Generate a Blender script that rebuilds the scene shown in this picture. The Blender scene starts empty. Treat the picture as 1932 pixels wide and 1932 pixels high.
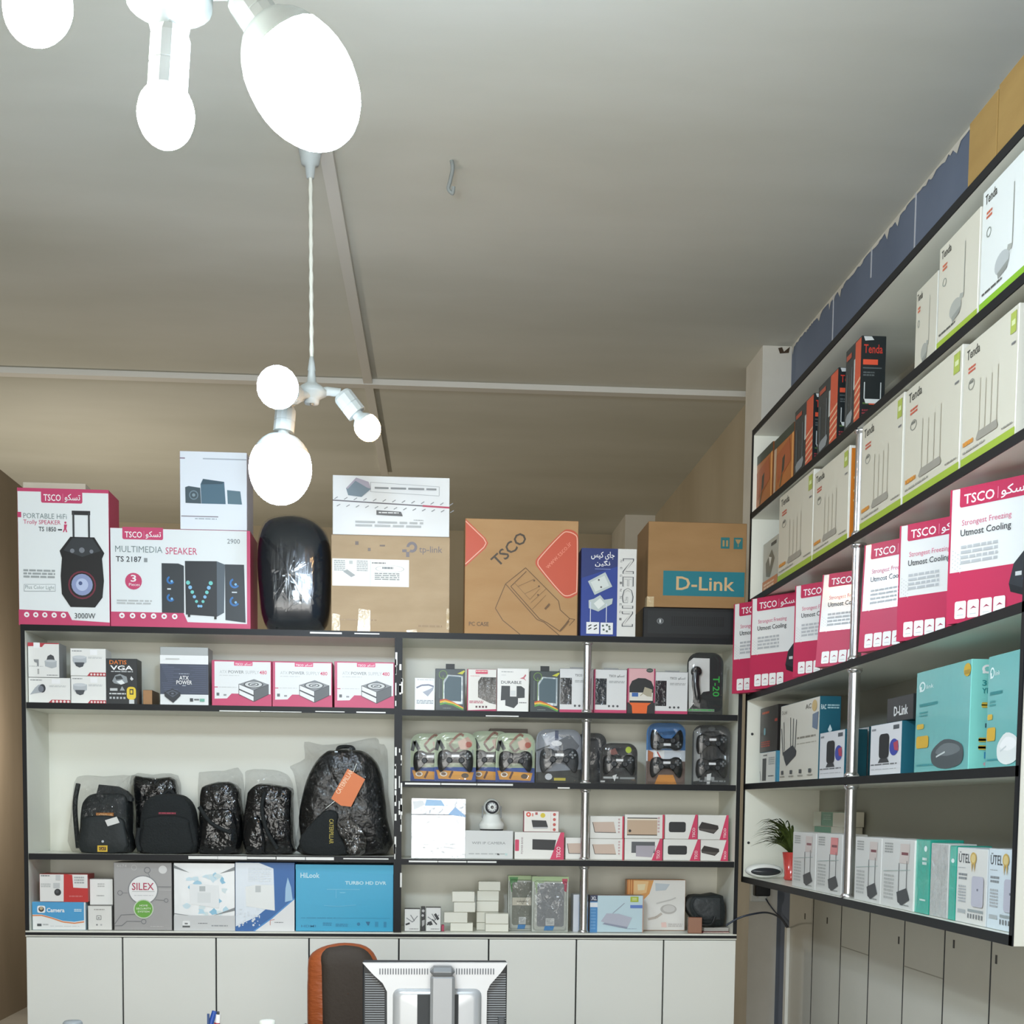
import bpy, bmesh, math, random
from mathutils import Vector, Matrix
random.seed(7)
SC = bpy.context.scene
COL = SC.collection
PI = math.pi

# ---------------------------------------------------------------- camera
F_PX, CX, CY, EYE = 2549.0, 966.0, 1717.0, 1.55
YAW, PITCH, ROLL = 0.0683, -0.0766, 0.0116
_f = Vector((math.sin(YAW)*math.cos(PITCH), math.cos(YAW)*math.cos(PITCH), math.sin(PITCH)))
_r = Vector((math.cos(YAW), -math.sin(YAW), 0)); _d = _f.cross(_r)
C_R = _r*math.cos(ROLL) - _d*math.sin(ROLL); C_D = _d*math.cos(ROLL) + _r*math.sin(ROLL)
cam = bpy.data.cameras.new('camera'); cam_o = bpy.data.objects.new('camera', cam); COL.objects.link(cam_o)
cam_o.matrix_world = Matrix(((C_R.x, -C_D.x, -_f.x, 0), (C_R.y, -C_D.y, -_f.y, 0), (C_R.z, -C_D.z, -_f.z, EYE), (0, 0, 0, 1)))
cam.sensor_width = 36; cam.sensor_fit = 'HORIZONTAL'; cam.lens = 36*F_PX/1932; cam.shift_y = (CY-966)/1932
cam.clip_start = .05; cam.clip_end = 60
SC.camera = cam_o

# ---------------------------------------------------------------- light, exposure
SC.view_settings.view_transform = 'Standard'; SC.view_settings.look = 'None'
SC.view_settings.gamma = 1; SC.view_settings.use_curve_mapping = False
SC.view_settings.exposure = 0.0
world = bpy.data.worlds.new('world'); SC.world = world; world.use_nodes = True
world.node_tree.nodes['Background'].inputs[0].default_value = (.80, .88, 1, 1)
world.node_tree.nodes['Background'].inputs[1].default_value = .15
BULB_NEAR, BULB_FAR, BULB_WARM = 320.0, 64.0, 70.0
def lamp_point(name, loc, r, power, col):
    l = bpy.data.lights.new(name, 'POINT'); l.shadow_soft_size = r; l.energy = power; l.color = col
    o = bpy.data.objects.new(name, l); COL.objects.link(o); o.location = loc
    return o
def area(name, loc, rot, sx, sy, power, col):
    l = bpy.data.lights.new(name, 'AREA'); l.shape = 'RECTANGLE'; l.size = sx; l.size_y = sy; l.energy = power; l.color = col
    o = bpy.data.objects.new(name, l); COL.objects.link(o); o.location = loc; o.rotation_euler = rot
    return o
# daylight through the open shop front behind the camera
area('shopfront_daylight', (-.6, -2.6, 1.55), (PI/2, 0, 0), 4.2, 2.7, 228, (1, .985, .925))

# unseen fill light added behind the shelving to brighten the far ceiling
lamp_point('added_rear_fill', (-2.3, 9.1, 1.9), .12, 80, (1, .92, .78))

# ---------------------------------------------------------------- pixel <-> place
def ray(px, py): return C_R*((px-CX)/F_PX) + C_D*((py-CY)/F_PX) + _f
def onY(px, py, Y): d = ray(px, py); return d*(Y/d.y) + Vector((0, 0, EYE))
def onX(px, py, X): d = ray(px, py); return d*(X/d.x) + Vector((0, 0, EYE))
def onZ(px, py, Z): d = ray(px, py); return d*((Z-EYE)/d.z) + Vector((0, 0, EYE))
def proj(p):
    q = Vector(p) - Vector((0, 0, EYE)); w = q.dot(_f)
    return CX + F_PX*q.dot(C_R)/w, CY + F_PX*q.dot(C_D)/w

# ---------------------------------------------------------------- materials
def lin(h):
    h = h.lstrip('#'); o = []
    if len(h) == 3: h = ''.join(c*2 for c in h)
    for i in (0, 2, 4):
        c = int(h[i:i+2], 16)/255
        o.append(c/12.92 if c <= .04045 else ((c+.055)/1.055)**2.4)
    return o
_M = {}
def mat(h, rough=.45, metal=0., spec=.4, bump=0., bscale=60., emit=0., coat=0., stretch=None):
    """plain printed / moulded surface: a principled colour with a faint procedural grain"""
    k = (h, rough, metal, spec, bump, bscale, emit, coat, stretch)
    if k in _M: return _M[k]
    m = bpy.data.materials.new('surface_' + h.lstrip('#')); m.use_nodes = True
    nt = m.node_tree; p = nt.nodes['Principled BSDF']
    c = [min(.86, x) for x in lin(h)]
    p.inputs['Base Color'].default_value = (*c, 1); p.inputs['Roughness'].default_value = rough
    p.inputs['Metallic'].default_value = metal; p.inputs['Specular IOR Level'].default_value = spec
    p.inputs['Coat Weight'].default_value = coat; p.inputs['Coat Roughness'].default_value = .08
    if emit:
        p.inputs['Emission Color'].default_value = (*lin(h), 1); p.inputs['Emission Strength'].default_value = emit
    if bump:
        tc = nt.nodes.new('ShaderNodeTexCoord'); n = nt.nodes.new('ShaderNodeTexNoise'); b = nt.nodes.new('ShaderNodeBump')
        mp = nt.nodes.new('ShaderNodeMapping'); mp.inputs['Scale'].default_value = stretch or (1, 1, 1)
        n.inputs['Scale'].default_value = bscale; n.inputs['Detail'].default_value = 3; b.inputs['Strength'].default_value = bump; b.inputs['Distance'].default_value = .02
        nt.links.new(tc.outputs['Object'], mp.inputs[0]); nt.links.new(mp.outputs[0], n.inputs['Vector'])
        nt.links.new(n.outputs['Fac'], b.inputs['Height']); nt.links.new(b.outputs[0], p.inputs['Normal'])
    _M[k] = m; return m
def mottled(name, h1, h2, scale, rough=.8, stretch=(1, 1, 1), bump=.1, lo=.35, hi=.7):
    m = bpy.data.materials.new(name); m.use_nodes = True; nt = m.node_tree; p = nt.nodes['Principled BSDF']
    tc = nt.nodes.new('ShaderNodeTexCoord'); mp = nt.nodes.new('ShaderNodeMapping'); mp.inputs['Scale'].default_value = stretch
    n = nt.nodes.new('ShaderNodeTexNoise'); n.inputs['Scale'].default_value = scale; n.inputs['Detail'].default_value = 5
    r = nt.nodes.new('ShaderNodeValToRGB'); r.color_ramp.elements[0].position = lo; r.color_ramp.elements[1].position = hi
    r.color_ramp.elements[0].color = (*lin(h1), 1); r.color_ramp.elements[1].color = (*lin(h2), 1)
    nt.links.new(tc.outputs['Object'], mp.inputs[0]); nt.links.new(mp.outputs[0], n.inputs['Vector'])
    nt.links.new(n.outputs['Fac'], r.inputs[0]); nt.links.new(r.outputs[0], p.inputs['Base Color'])
    p.inputs['Roughness'].default_value = rough; p.inputs['Specular IOR Level'].default_value = .25
    if bump:
        n2 = nt.nodes.new('ShaderNodeTexNoise'); n2.inputs['Scale'].default_value = scale*14; b = nt.nodes.new('ShaderNodeBump')
        b.inputs['Strength'].default_value = bump; b.inputs['Distance'].default_value = .01
        nt.links.new(mp.outputs[0], n2.inputs['Vector']); nt.links.new(n2.outputs['Fac'], b.inputs['Height']); nt.links.new(b.outputs[0], p.inputs['Normal'])
    return m
def film_mat(name, tint, fac, rough, bump, scale, edge=.35):
    """clear plastic film: see-through with broken shiny wrinkles"""
    m = bpy.data.materials.new(name); m.use_nodes = True; nt = m.node_tree; nt.nodes.clear()
    o = nt.nodes.new('ShaderNodeOutputMaterial'); mx = nt.nodes.new('ShaderNodeMixShader')
    t = nt.nodes.new('ShaderNodeBsdfTransparent'); t.inputs[0].default_value = (*[tint]*3, 1)
    g = nt.nodes.new('ShaderNodeBsdfGlossy'); g.inputs['Roughness'].default_value = rough
    tc = nt.nodes.new('ShaderNodeTexCoord'); n = nt.nodes.new('ShaderNodeTexNoise'); n.inputs['Scale'].default_value = scale; n.inputs['Detail'].default_value = 2; n.inputs['Distortion'].default_value = .8
    b = nt.nodes.new('ShaderNodeBump'); b.inputs['Strength'].default_value = bump; b.inputs['Distance'].default_value = .03
    lw = nt.nodes.new('ShaderNodeLayerWeight'); lw.inputs[0].default_value = .25
    ma = nt.nodes.new('ShaderNodeMath'); ma.operation = 'MULTIPLY_ADD'; ma.inputs[1].default_value = edge; ma.inputs[2].default_value = fac
    nt.links.new(tc.outputs['Object'], n.inputs['Vector']); nt.links.new(n.outputs['Fac'], b.inputs['Height'])
    nt.links.new(b.outputs[0], g.inputs['Normal']); nt.links.new(b.outputs[0], lw.inputs['Normal'])
    nt.links.new(lw.outputs['Facing'], ma.inputs[0]); nt.links.new(ma.outputs[0], mx.inputs[0])
    nt.links.new(t.outputs[0], mx.inputs[1]); nt.links.new(g.outputs[0], mx.inputs[2]); nt.links.new(mx.outputs[0], o.inputs[0])
    return m
FILM = film_mat('clear_film', .93, .05, .12, .55, 22)
BLISTER = film_mat('clear_blister', .96, .03, .08, .15, 12)
HAZE_FILM = film_mat('cloudy_film', .9, .012, .09, 1.0, 20, .24)
LAM = mat('#e8e8dc', .35, bump=.02, bscale=8)          # white laminate board
EDGE = mat('#16181b', .45, spec=.25)                              # black edge banding
CHROME = mat('#dcdcde', .26, 1.)
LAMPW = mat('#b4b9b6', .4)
WPL = mat('#e8ebe6', .35)                              # white moulded plastic
BLACKPL = mat('#1c1e20', .35)
CARTON = mottled('brown_cardboard', '#b39d7f', '#bda789', 5, .8, (1, 1, 3), .05)
WRAP = mat('#101214', .16, spec=.5, bump=1., bscale=15)   # black goods under shiny polythene
FABRIC = mat('#1f2324', .85, bump=.3, bscale=120)

# ---------------------------------------------------------------- mesh helpers
class B:
    """collects faces with materials and becomes one mesh object"""
    def __init__(s): s.v, s.f, s.mi, s.sm, s.m = [], [], [], [], []
    def add(s, vs, fs, m, smooth=False):
        n = len(s.v); s.v += [tuple(v) for v in vs]
        if m not in s.m: s.m.append(m)
        k = s.m.index(m)
        for f in fs: s.f.append([i+n for i in f]); s.mi.append(k); s.sm.append(smooth)
    def poly(s, pts, m): s.add(pts, [range(len(pts))], m)
    def box(s, a, b, m, bev=0., ms=None):
        """ms: materials of the six faces (-x,+x,-y,+y,-z,+z)"""
        x0, y0, z0 = a; x1, y1, z1 = b
        vs = [(x, y, z) for x in (x0, x1) for y in (y0, y1) for z in (z0, z1)]
        fs = [(0, 1, 3, 2), (4, 6, 7, 5), (0, 4, 5, 1), (2, 3, 7, 6), (0, 2, 6, 4), (1, 5, 7, 3)]
        if not bev:
            for i, f in enumerate(fs): s.add([vs[j] for j in f], [(0, 1, 2, 3)], ms[i] if ms else m)
            return
        bm = bmesh.new(); bv = [bm.verts.new(v) for v in vs]
        for i, f in enumerate(fs): bm.faces.new([bv[j] for j in f]).material_index = i
        bmesh.ops.bevel(bm, geom=list(bm.edges), offset=bev, segments=1, affect='EDGES', profile=.5)
        bm.verts.index_update()
        for f in bm.faces: s.add([v.co for v in f.verts], [range(len(f.verts))], ms[f.material_index] if ms else m)
        bm.free()
    def tube(s, pts, r, m, seg=8, cap=True):
        pts = [Vector(p) for p in pts]; rs = r if isinstance(r, (list, tuple)) else [r]*len(pts); rings = []
        up = None
        for i, p in enumerate(pts):
            t = (pts[min(i+1, len(pts)-1)] - pts[max(i-1, 0)]).normalized()
            if up is None: up = Vector((0, 0, 1)) if abs(t.z) < .9 else Vector((1, 0, 0))
            a = t.cross(up).normalized(); b = a.cross(t).normalized(); up = b
            rings.append([p + (a*math.cos(2*PI*k/seg) + b*math.sin(2*PI*k/seg))*rs[i] for k in range(seg)])
        vs = [v for rg in rings for v in rg]
        fs = [(i*seg+k, i*seg+(k+1) % seg, (i+1)*seg+(k+1) % seg, (i+1)*seg+k) for i in range(len(pts)-1) for k in range(seg)]
        s.add(vs, fs, m, True)
        if cap:
            for rg in (rings[0][::-1], rings[-1]): s.add(rg, [range(seg)], m)
    def lathe(s, prof, m, o=(0, 0, 0), ax=(0, 0, 1), seg=24, smooth=True):
        """prof: (radius, distance along the axis)"""
        ax = Vector(ax).normalized(); a = ax.orthogonal().normalized(); b = ax.cross(a); o = Vector(o)
        vs = [o + ax*h + (a*math.cos(2*PI*k/seg) + b*math.sin(2*PI*k/seg))*max(r, 1e-5) for r, h in prof for k in range(seg)]
        fs = [(i*seg+k, i*seg+(k+1) % seg, (i+1)*seg+(k+1) % seg, (i+1)*seg+k) for i in range(len(prof)-1) for k in range(seg)]
        s.add(vs, fs, m, smooth)
    def pillow(s, pts, y0, d, m, prof=((1, 0), (.985, .4), (.94, .72), (.84, .92), (.6, 1), (.01, 1)), jit=0, c=None, zmin=None):
        """a closed outline in (x,z) swelled to depth d, its front-most point at y0"""
        n = len(pts); c = c or (sum(p[0] for p in pts)/n, sum(p[1] for p in pts)/n); vs = []
        lay = [(q, -h) for q, h in prof[::-1]] + [(q, h) for q, h in prof[1:]]
        for q, h in lay:
            for x, z in pts:
                j = [random.uniform(-jit, jit) for _ in range(3)] if jit else (0, 0, 0)
                vs.append((c[0]+(x-c[0])*q+j[0], y0+d/2+h*d/2+j[1], max(c[1]+(z-c[1])*q+j[2], -9 if zmin is None else zmin)))
        fs = [(i*n+k, i*n+(k+1) % n, (i+1)*n+(k+1) % n, (i+1)*n+k) for i in range(len(lay)-1) for k in range(n)]
        s.add(vs, fs, m, True)
    def prism(s, pts, y0, d, m, ms=None):
        n = len(pts); vs = [(x, y, z) for y in (y0, y0+d) for x, z in pts]
        s.add(vs, [range(n), range(2*n-1, n-1, -1)], m)
        s.add(vs, [(k, (k+1) % n, n+(k+1) % n, n+k) for k in range(n)], ms or m)
    def build(s, name, parent=None):
        me = bpy.data.meshes.new(name); me.from_pydata(s.v, [], s.f)
        for m in s.m: me.materials.append(m)
        me.polygons.foreach_set('material_index', s.mi); me.polygons.foreach_set('use_smooth', s.sm); me.update()
        o = bpy.data.objects.new(name, me); COL.objects.link(o)
        if parent: o.parent = parent
        return o
def spl(pts, k=4):
    """closed smooth curve through the points"""
    n = len(pts); out = []
    for i in range(n):
        p0, p1, p2, p3 = (pts[(i+j-1) % n] for j in range(4))
        for t in (j/k for j in range(k)):
            out.append(tuple(.5*((2*p1[a]) + (-p0[a]+p2[a])*t + (2*p0[a]-5*p1[a]+4*p2[a]-p3[a])*t*t + (-p0[a]+3*p1[a]-3*p2[a]+p3[a])*t**3) for a in range(len(p1))))
    return out
def rrect(x0, z0, x1, z1, r, n=4, corners=(1, 1, 1, 1)):
    """rounded rectangle; corners: bl, br, tr, tl"""
    out = []
    for (cx, cz, a0, on) in ((x0+r, z0+r, PI, corners[0]), (x1-r, z0+r, 1.5*PI, corners[1]), (x1-r, z1-r, 0, corners[2]), (x0+r, z1-r, .5*PI, corners[3])):
        if on: out += [(cx+r*math.cos(a0+PI/2*i/n), cz+r*math.sin(a0+PI/2*i/n)) for i in range(n+1)]
        else: out.append((cx+r*(1 if a0 in (0, 1.5*PI) else -1), cz+r*(1 if a0 in (0, .5*PI) else -1)))
    return out
_T = {}
def glyphs(txt, bold):
    k = (txt, bold)
    if k not in _T:
        c = bpy.data.curves.new('t', 'FONT'); c.body = txt; c.resolution_u = 2; c.offset = .012*bold
        o = bpy.data.objects.new('t', c); COL.objects.link(o)
        me = bpy.data.meshes.new_from_object(o.evaluated_get(bpy.context.evaluated_depsgraph_get()))
        vs = [(v.co.x, v.co.y) for v in me.vertices]; fs = [list(p.vertices) for p in me.polygons]
        xs = [v[0] for v in vs]; ys = [v[1] for v in vs]; w = max(xs)-min(xs) or 1; h = max(ys)-min(ys) or 1
        _T[k] = ([((x-min(xs))/w, (y-min(ys))/h) for x, y in vs], fs)
        bpy.data.objects.remove(o); bpy.data.curves.remove(c); bpy.data.meshes.remove(me)
    return _T[k]

# ---------------------------------------------------------------- things, their parts and what is printed on them
THINGS = []
class Thing:
    def __init__(s, name, label, cat, loc=(0, 0, 0), rz=0, group=None, tilt=0):
        s.name, s.label, s.cat, s.loc, s.rz, s.group, s.tilt = name, label, cat, loc, rz, group, tilt
        s.body = B(); s.parts = {}; s.lay = 0; s.o = None; THINGS.append(s)
    def part(s, n):
        if n not in s.parts: s.parts[n] = B()
        return s.parts[n]
    def done(s):
        if s.o: return s.o
        if s.name in ('backpack', 'laptop_bag', 'trolley_speaker'):      # soft goods flatten on the shelf they stand on
            for b in (s.body, *s.parts.values()): b.v = [(x, y, max(z, .0012)) for x, y, z in b.v]
        o = s.body.build(s.name) if s.body.v else bpy.data.objects.new(s.name, None)
        if not s.body.v: COL.objects.link(o)
        o.location = s.loc; o.rotation_euler = (s.tilt, 0, s.rz); o['label'] = s.label; o['category'] = s.cat
        if s.group: o['group'] = s.group
        made = {}
        for n, b in s.parts.items():
            if not b.v: continue
            par, _, leaf = n.rpartition('/')
            made[n] = b.build(leaf.split('#')[0], made.get(par, o))
        s.o = o; return o
class Face:
    """a flat face of a thing, drawn on in the coordinates of its frame (x right, y down)"""
    def __init__(s, t, fr, O, U, V, N):
        s.t, s.fr, s.O, s.U, s.V, s.N = t, fr, Vector(O), Vector(U), Vector(V), Vector(N); s.cur = None; s.lay = 4
    def at(s, part):
        if part in ('lettering', 'product_picture', 'sticker') and part in s.t.parts and part != s.cur: part += '#%d' % len(s.t.parts)
        s.cur = part; return s
    def p(s, x, y): return s.O + s.U*((x-s.fr[0])/(s.fr[2]-s.fr[0])) + s.V*((y-s.fr[1])/(s.fr[3]-s.fr[1])) + s.N*(s.lay*.00013)
    def b(s): return s.t.part(s.cur) if s.cur else s.t.body
    def m(s, c): return mat(c, .4) if isinstance(c, str) else c
    def P(s, pts, c): s.lay += 1; s.b().poly([s.p(x, y) for x, y in pts], s.m(c)); return s
    def R(s, x0, y0, x1, y1, c): return s.P([(x0, y1), (x1, y1), (x1, y0), (x0, y0)], c)
    def RR(s, x0, y0, x1, y1, r, c, corners=(1, 1, 1, 1)):
        k = (corners[3], corners[2], corners[1], corners[0])
        return s.P(rrect(x0, y0, x1, y1, r, 3, k), c)
    def C(s, x, y, r, c, ry=None, n=20): return s.P([(x+r*math.cos(2*PI*k/n), y+(ry or r)*math.sin(2*PI*k/n)) for k in range(n)], c)
    def O_(s, x, y, r, w, c, ry=None, n=20, a0=0, a1=360):
        ry = ry or r; s.lay += 1; k = max(6, int(n*(a1-a0)/360)); pts = []
        for q in (1, 0):
            pts += [s.p(x+(r-w*(1-q))*math.cos(math.radians(a0+(a1-a0)*i/k)), y+(ry-w*(1-q)*ry/r)*math.sin(math.radians(a0+(a1-a0)*i/k))) for i in range(k+1)]
        s.b().add(pts, [(i, i+1, k+2+i, k+1+i) for i in range(k)], s.m(c)); return s
    def L(s, x0, y0, x1, y1, w, c):
        l = math.hypot(x1-x0, y1-y0); nx, ny = -(y1-y0)/l*w/2, (x1-x0)/l*w/2
        return s.P([(x0+nx, y0+ny), (x1+nx, y1+ny), (x1-nx, y1-ny), (x0-nx, y0-ny)], c)
    def PL(s, pts, w, c):
        for a, b in zip(pts, pts[1:]): s.L(*a, *b, w, c); s.lay -= 1
        s.lay += 1; return s
    def TV(s, txt, o, ax, ay, c, bold=0):
        """text spread over the parallelogram from its lower-left corner o"""
        vs, fs = glyphs(txt, bold); s.lay += 1
        s.b().add([s.p(o[0]+ax[0]*x+ay[0]*y, o[1]+ax[1]*x+ay[1]*y) for x, y in vs], fs, s.m(c)); return s
    def T(s, txt, x0, y0, x1, y1, c, bold=0): return s.TV(txt, (x0, y1), (x1-x0, 0), (0, y0-y1), c, bold)
    def G(s, x0, y0, x1, y1, n, c, seed=0):
        """a block of print too small to read"""
        rd = random.Random(seed+n); h = (y1-y0)/(n*1.7); s.lay += 1
        for i in range(n):
            x = x0; y = y0+(y1-y0)*i/n
            while x < x1-(x1-x0)*.04:
                e = min(x1, x+(x1-x0)*rd.uniform(.1, .3)); s.R(x, y, e, y+h, c); s.lay -= 1; x = e+(x1-x0)*.035
            if i == n-1: break
        return s
class Box(Thing):
    """a carton: local x right, y back, z up, origin under the middle of its front face"""
    def __init__(s, name, label, cat, w, h, d, loc, rz=0, front='#e6e6e2', side=None, left=None, right=None, top=None, fr=(0, 0, 100, 100), group=None, bev=.0015, rough=.35, tilt=0):
        super().__init__(name, label, cat, loc, rz, group, tilt); s.w, s.h, s.d = w, h, d
        cv = lambda c: mat(c, rough) if isinstance(c, str) else c
        side = side or front; ms = [cv(left or side), cv(right or side), cv(front), cv(side), cv(side), cv(top or side)]
        s.body.box((-w/2, 0, .0004), (w/2, d, h), None, bev, ms)
        s.F = Face(s, fr, (-w/2, 0, h), (w, 0, 0), (0, 0, -h), (0, -1, 0))
    def left(s, fr=(0, 0, 100, 100)): return Face(s, fr, (-s.w/2, s.d, s.h), (0, -s.d, 0), (0, 0, -s.h), (-1, 0, 0))
    def right(s, fr=(0, 0, 100, 100)): return Face(s, fr, (s.w/2, 0, s.h), (0, s.d, 0), (0, 0, -s.h), (1, 0, 0))
def bk(name, label, cat, px, zb, d, Y=6.03, zt=None, **k):
    """a carton on the back shelves that fills the photo rectangle px at depth Y, standing at height zb"""
    x0, y0, x1, y1 = px; ym = (y0+y1)/2
    a, b = onY(x0, ym, Y).x, onY(x1, ym, Y).x
    if zb < 2.25: a, b = max(a, -1.696), min(b, 1.408)      # inside the side panels
    h = (zt or onY((x0+x1)/2, y0, Y).z) - zb
    k.setdefault('fr', px)
    t = Box(name, label, cat, b-a, h, d, ((a+b)/2, Y, zb), **k); t.top = zb+h; return t
def solveY(px, X, z):
    lo, hi = 1.5, 9.
    for _ in range(50):
        m = (lo+hi)/2
        if proj((X, m, z))[0] > px: lo = m
        else: hi = m
    return lo
def rk(name, label, cat, xl, xr, ytl, zb, d, X=1.47, near=None, h=None, **k):
    """a carton on the right-hand shelves facing the room: base edge from photo column xl (far) to xr (near)"""
    yf = solveY(xl, X, zb); yn = near if near is not None else solveY(xr, X, zb)
    h = h or onX(xl, ytl, X).z - zb
    t = Box(name, label, cat, yf-yn, h, d, (X, (yf+yn)/2, zb), -PI/2, **k); t.top = zb+h; return t
def struct(name, b, label=None):
    o = b.build(name); o['kind'] = 'structure'; return o
TSK = '\uFEEE\uFEDC\uFEB4\uFE97'

# ================================================================ the room
ZC, XW, XL, YB, YF0 = 3.86, 1.84, -2.95, 11.6, -3.0
PLASTER = mottled('ceiling_plaster', '#c4c3b6', '#d6d5ca', .7, .85, (.6, 1.6, 1), .12)
WALLP = mottled('wall_plaster', '#b5a88f', '#c6baa2', 1.2, .85, (1, 1, .4), .15)
BLUE = mottled('blue_paint', '#6c778b', '#768195', 2, .6, (1, 1, 1), .08)
WHITEP = mottled('white_plaster', '#d6d1c4', '#e2ded3', 3, .8, (1, 1, 1), .15)
BROWN = mottled('brown_paint', '#766b5c', '#837768', 2, .6, (1, 1, .4), .05)
b = B(); b.box((XL-.1, YF0, ZC), (XW+.1, YB+.1, ZC+.1), PLASTER); struct('ceiling', b)
b = B(); b.box((XL-.1, YF0, -.1), (XW+.1, YB+.1, 0), mottled('floor_tile', '#8d8a84', '#9a968f', 3, .35)); struct('floor', b)
b = B(); b.box((XL-.1, YF0, 0), (XL, YB, ZC), BROWN); struct('wall_left', b)
b = B(); b.box((XL, YB, 0), (XW, YB+.1, ZC), WALLP); struct('wall_back', b)
YP0 = onZ(1447, 652, ZC).y; YP1 = onZ(1415, 694, ZC).y; XP = onZ(1447, 652, ZC).x-.02
b = B(); b.box((XW, YF0, 0), (XW+.1, YP1, ZC), BLUE); b.box((XW, YP1, 0), (XW+.1, YB, ZC), WALLP)
# ragged white plaster where the ceiling meets the blue paint, and the pale joints between the blue panels
y = YF0; zz = []
while y < YP0: zz.append((y, ZC-random.uniform(.006, .02)-(.03 if random.random() < .05 else 0))); y += random.uniform(.012, .04)
for (ya, za), (yb, zb_) in zip(zz, zz[1:]): b.poly([(XW-.002, ya, za), (XW-.002, yb, zb_), (XW-.002, yb, ZC), (XW-.002, ya, ZC)], WHITEP)
for px in (1483+88, 1645, 1728):
    yy = onX(px, 640 if px < 1600 else 480 if px < 1700 else 400, XW).y
    b.box((XW-.003, yy-.004, 3.2 if px != 1645 else 3.74), (XW, yy+.004, ZC), mat('#c9cbd0'))
struct('wall_right', b)
b = B(); b.box((XP, YP0, 0), (XW, YP1, ZC), WHITEP)
q0, q1 = onY(1468, 655, YP0), onY(1490, 668, YP0)
b.poly([(q0.x, YP0-.002, q0.z-.005), (q0.x+.02, YP0-.002, q0.z+.0), (q0.x+.03, YP0-.002, q1.z+.01), (q1.x, YP0-.002, q0.z+.004), (q1.x-.005, YP0-.002, q1.z+.005), (q0.x+.01, YP0-.002, q1.z)], mat('#4a3b2c', .9))
struct('wall_pillar', b)
a_, c_ = onZ(1180, 971, ZC), onZ(1155, 1007, ZC)
b = B(); b.box((a_.x, a_.y, 0), (XW, min(c_.y, YB-.02), ZC), WHITEP); struct('wall_pillar_back', b)
p0, p1 = onZ(0, 697, ZC), onZ(1415, 741, ZC)
DUCT = mat('#dcdad2', .5)
b = B(); ym = (p0.y+p1.y)/2; b.box((XL, ym-.035, ZC-.03), (p1.x+.03, ym+.035, ZC), DUCT); struct('trim_1', b)
b = B(); p0, p1 = onZ(604, 215, ZC), onZ(726, 890, ZC); dv = (p1-p0).normalized(); nv = Vector((dv.y, -dv.x, 0))*.024
b.add([p+o+Vector((0, 0, h)) for p in (p0, p1) for o in (nv, -nv) for h in (0, -.026)], [(0, 1, 5, 4), (2, 6, 7, 3), (1, 3, 7, 5), (0, 2, 3, 1), (4, 5, 7, 6)], DUCT); struct('trim_2', b)

# ================================================================ shelving along the back
U0, U1, UY, UB, UD, UPOLE = -1.717, 1.43, 6.0, 6.36, -.10, .735
TH = .013
Z_TOP, Z_A, Z_L2, Z_R2, Z_R3, Z_BASE = 2.291, 1.960, 1.309, 1.643, 1.300, .972
t = Thing('shelving_unit', 'wide white back shelving with black edges, standing on the row of white cupboard doors', 'shelves')
P = t.part
P('back_panel').box((U0, UB-.008, Z_BASE+TH), (U1, UB, Z_TOP), LAM)
for i, (x, n) in enumerate(((U0, 'side_panel'), (UD-.01, 'divider'), (U1-.018, 'side_panel'))):
    k = '%s#%d' % (n, i); P(k).box((x, UY+.002, Z_BASE+TH+.0005), (x+(.02 if n == 'divider' else .018), UB-.008, Z_TOP-TH), LAM)
    w, m = (.017, .01) if n == 'divider' else (.0085, .009)
    P(k+'/edge_strip').box((x+m-w, UY-.003, Z_BASE+TH+.001), (x+m+w, UY+.002, Z_TOP-TH), EDGE)
def board(t, i, x0, x1, z):
    k = 'shelf#%d' % i; t.part(k).box((x0, UY+.002, z-TH), (x1, UB-.008, z+TH), LAM)
    t.part(k+'/edge_strip').box((x0, UY-.002, z-TH), (x1, UY+.002, z+TH), EDGE)
board(t, 0, U0, U1, Z_TOP); board(t, 1, U0+.02, UD-.01, Z_A); board(t, 2, U0+.02, UD-.01, Z_L2)
for i, z in ((3, 1.955), (4, Z_R2), (5, Z_R3)): board(t, i, UD+.01, U1-.02, z)
WORN = mat('#e6e6e2', .3)
def worn(x0, x1, z, h=.009, dz=.003):
    n = max(1, int((x1-x0)/.12)); xs = [x0+(x1-x0)*i/n for i in range(n+1)]
    for a, c in zip(xs, xs[1:]):
        e = random.uniform(.6, 1); P('worn_patch#%d' % len(t.parts)).box((a, UY-.0045, z+dz-h*e), (c-.004*random.random(), UY-.002, z+dz+h*e*.6), WORN)
fx = lambda px: onY(px, 1500, UY).x
worn(fx(355), fx(632), Z_L2); worn(fx(648), fx(735), Z_L2, .004); worn(fx(764), fx(968), Z_R2, .006); worn(fx(772), fx(938), Z_R3, .007)
worn(fx(585), fx(646), Z_TOP, .007); worn(fx(668), fx(715), Z_TOP, .004); worn(fx(595), fx(650), Z_A, .004, -.006); worn(fx(672), fx(728), Z_A, .004, -.006); worn(fx(415), fx(570), Z_A, .003, -.01)
worn(fx(915), fx(978), 1.955, .004, -.008); worn(fx(1052), fx(1076), Z_R2, .004, -.008)
for k in range(34):
    z = random.choice((random.uniform(1.98, 2.2), random.uniform(1.1, 1.8), random.uniform(1.3, 1.65))); x = UD+random.choice((-.014, .004, .012))
    P('worn_patch#%d' % len(t.parts)).box((x, UY-.0055, z), (x+random.uniform(.004, .009), UY-.003, z+random.uniform(.01, .07)), WORN)
worn(UD-.004, UD+.006, 1.45, .0, 0)
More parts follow.
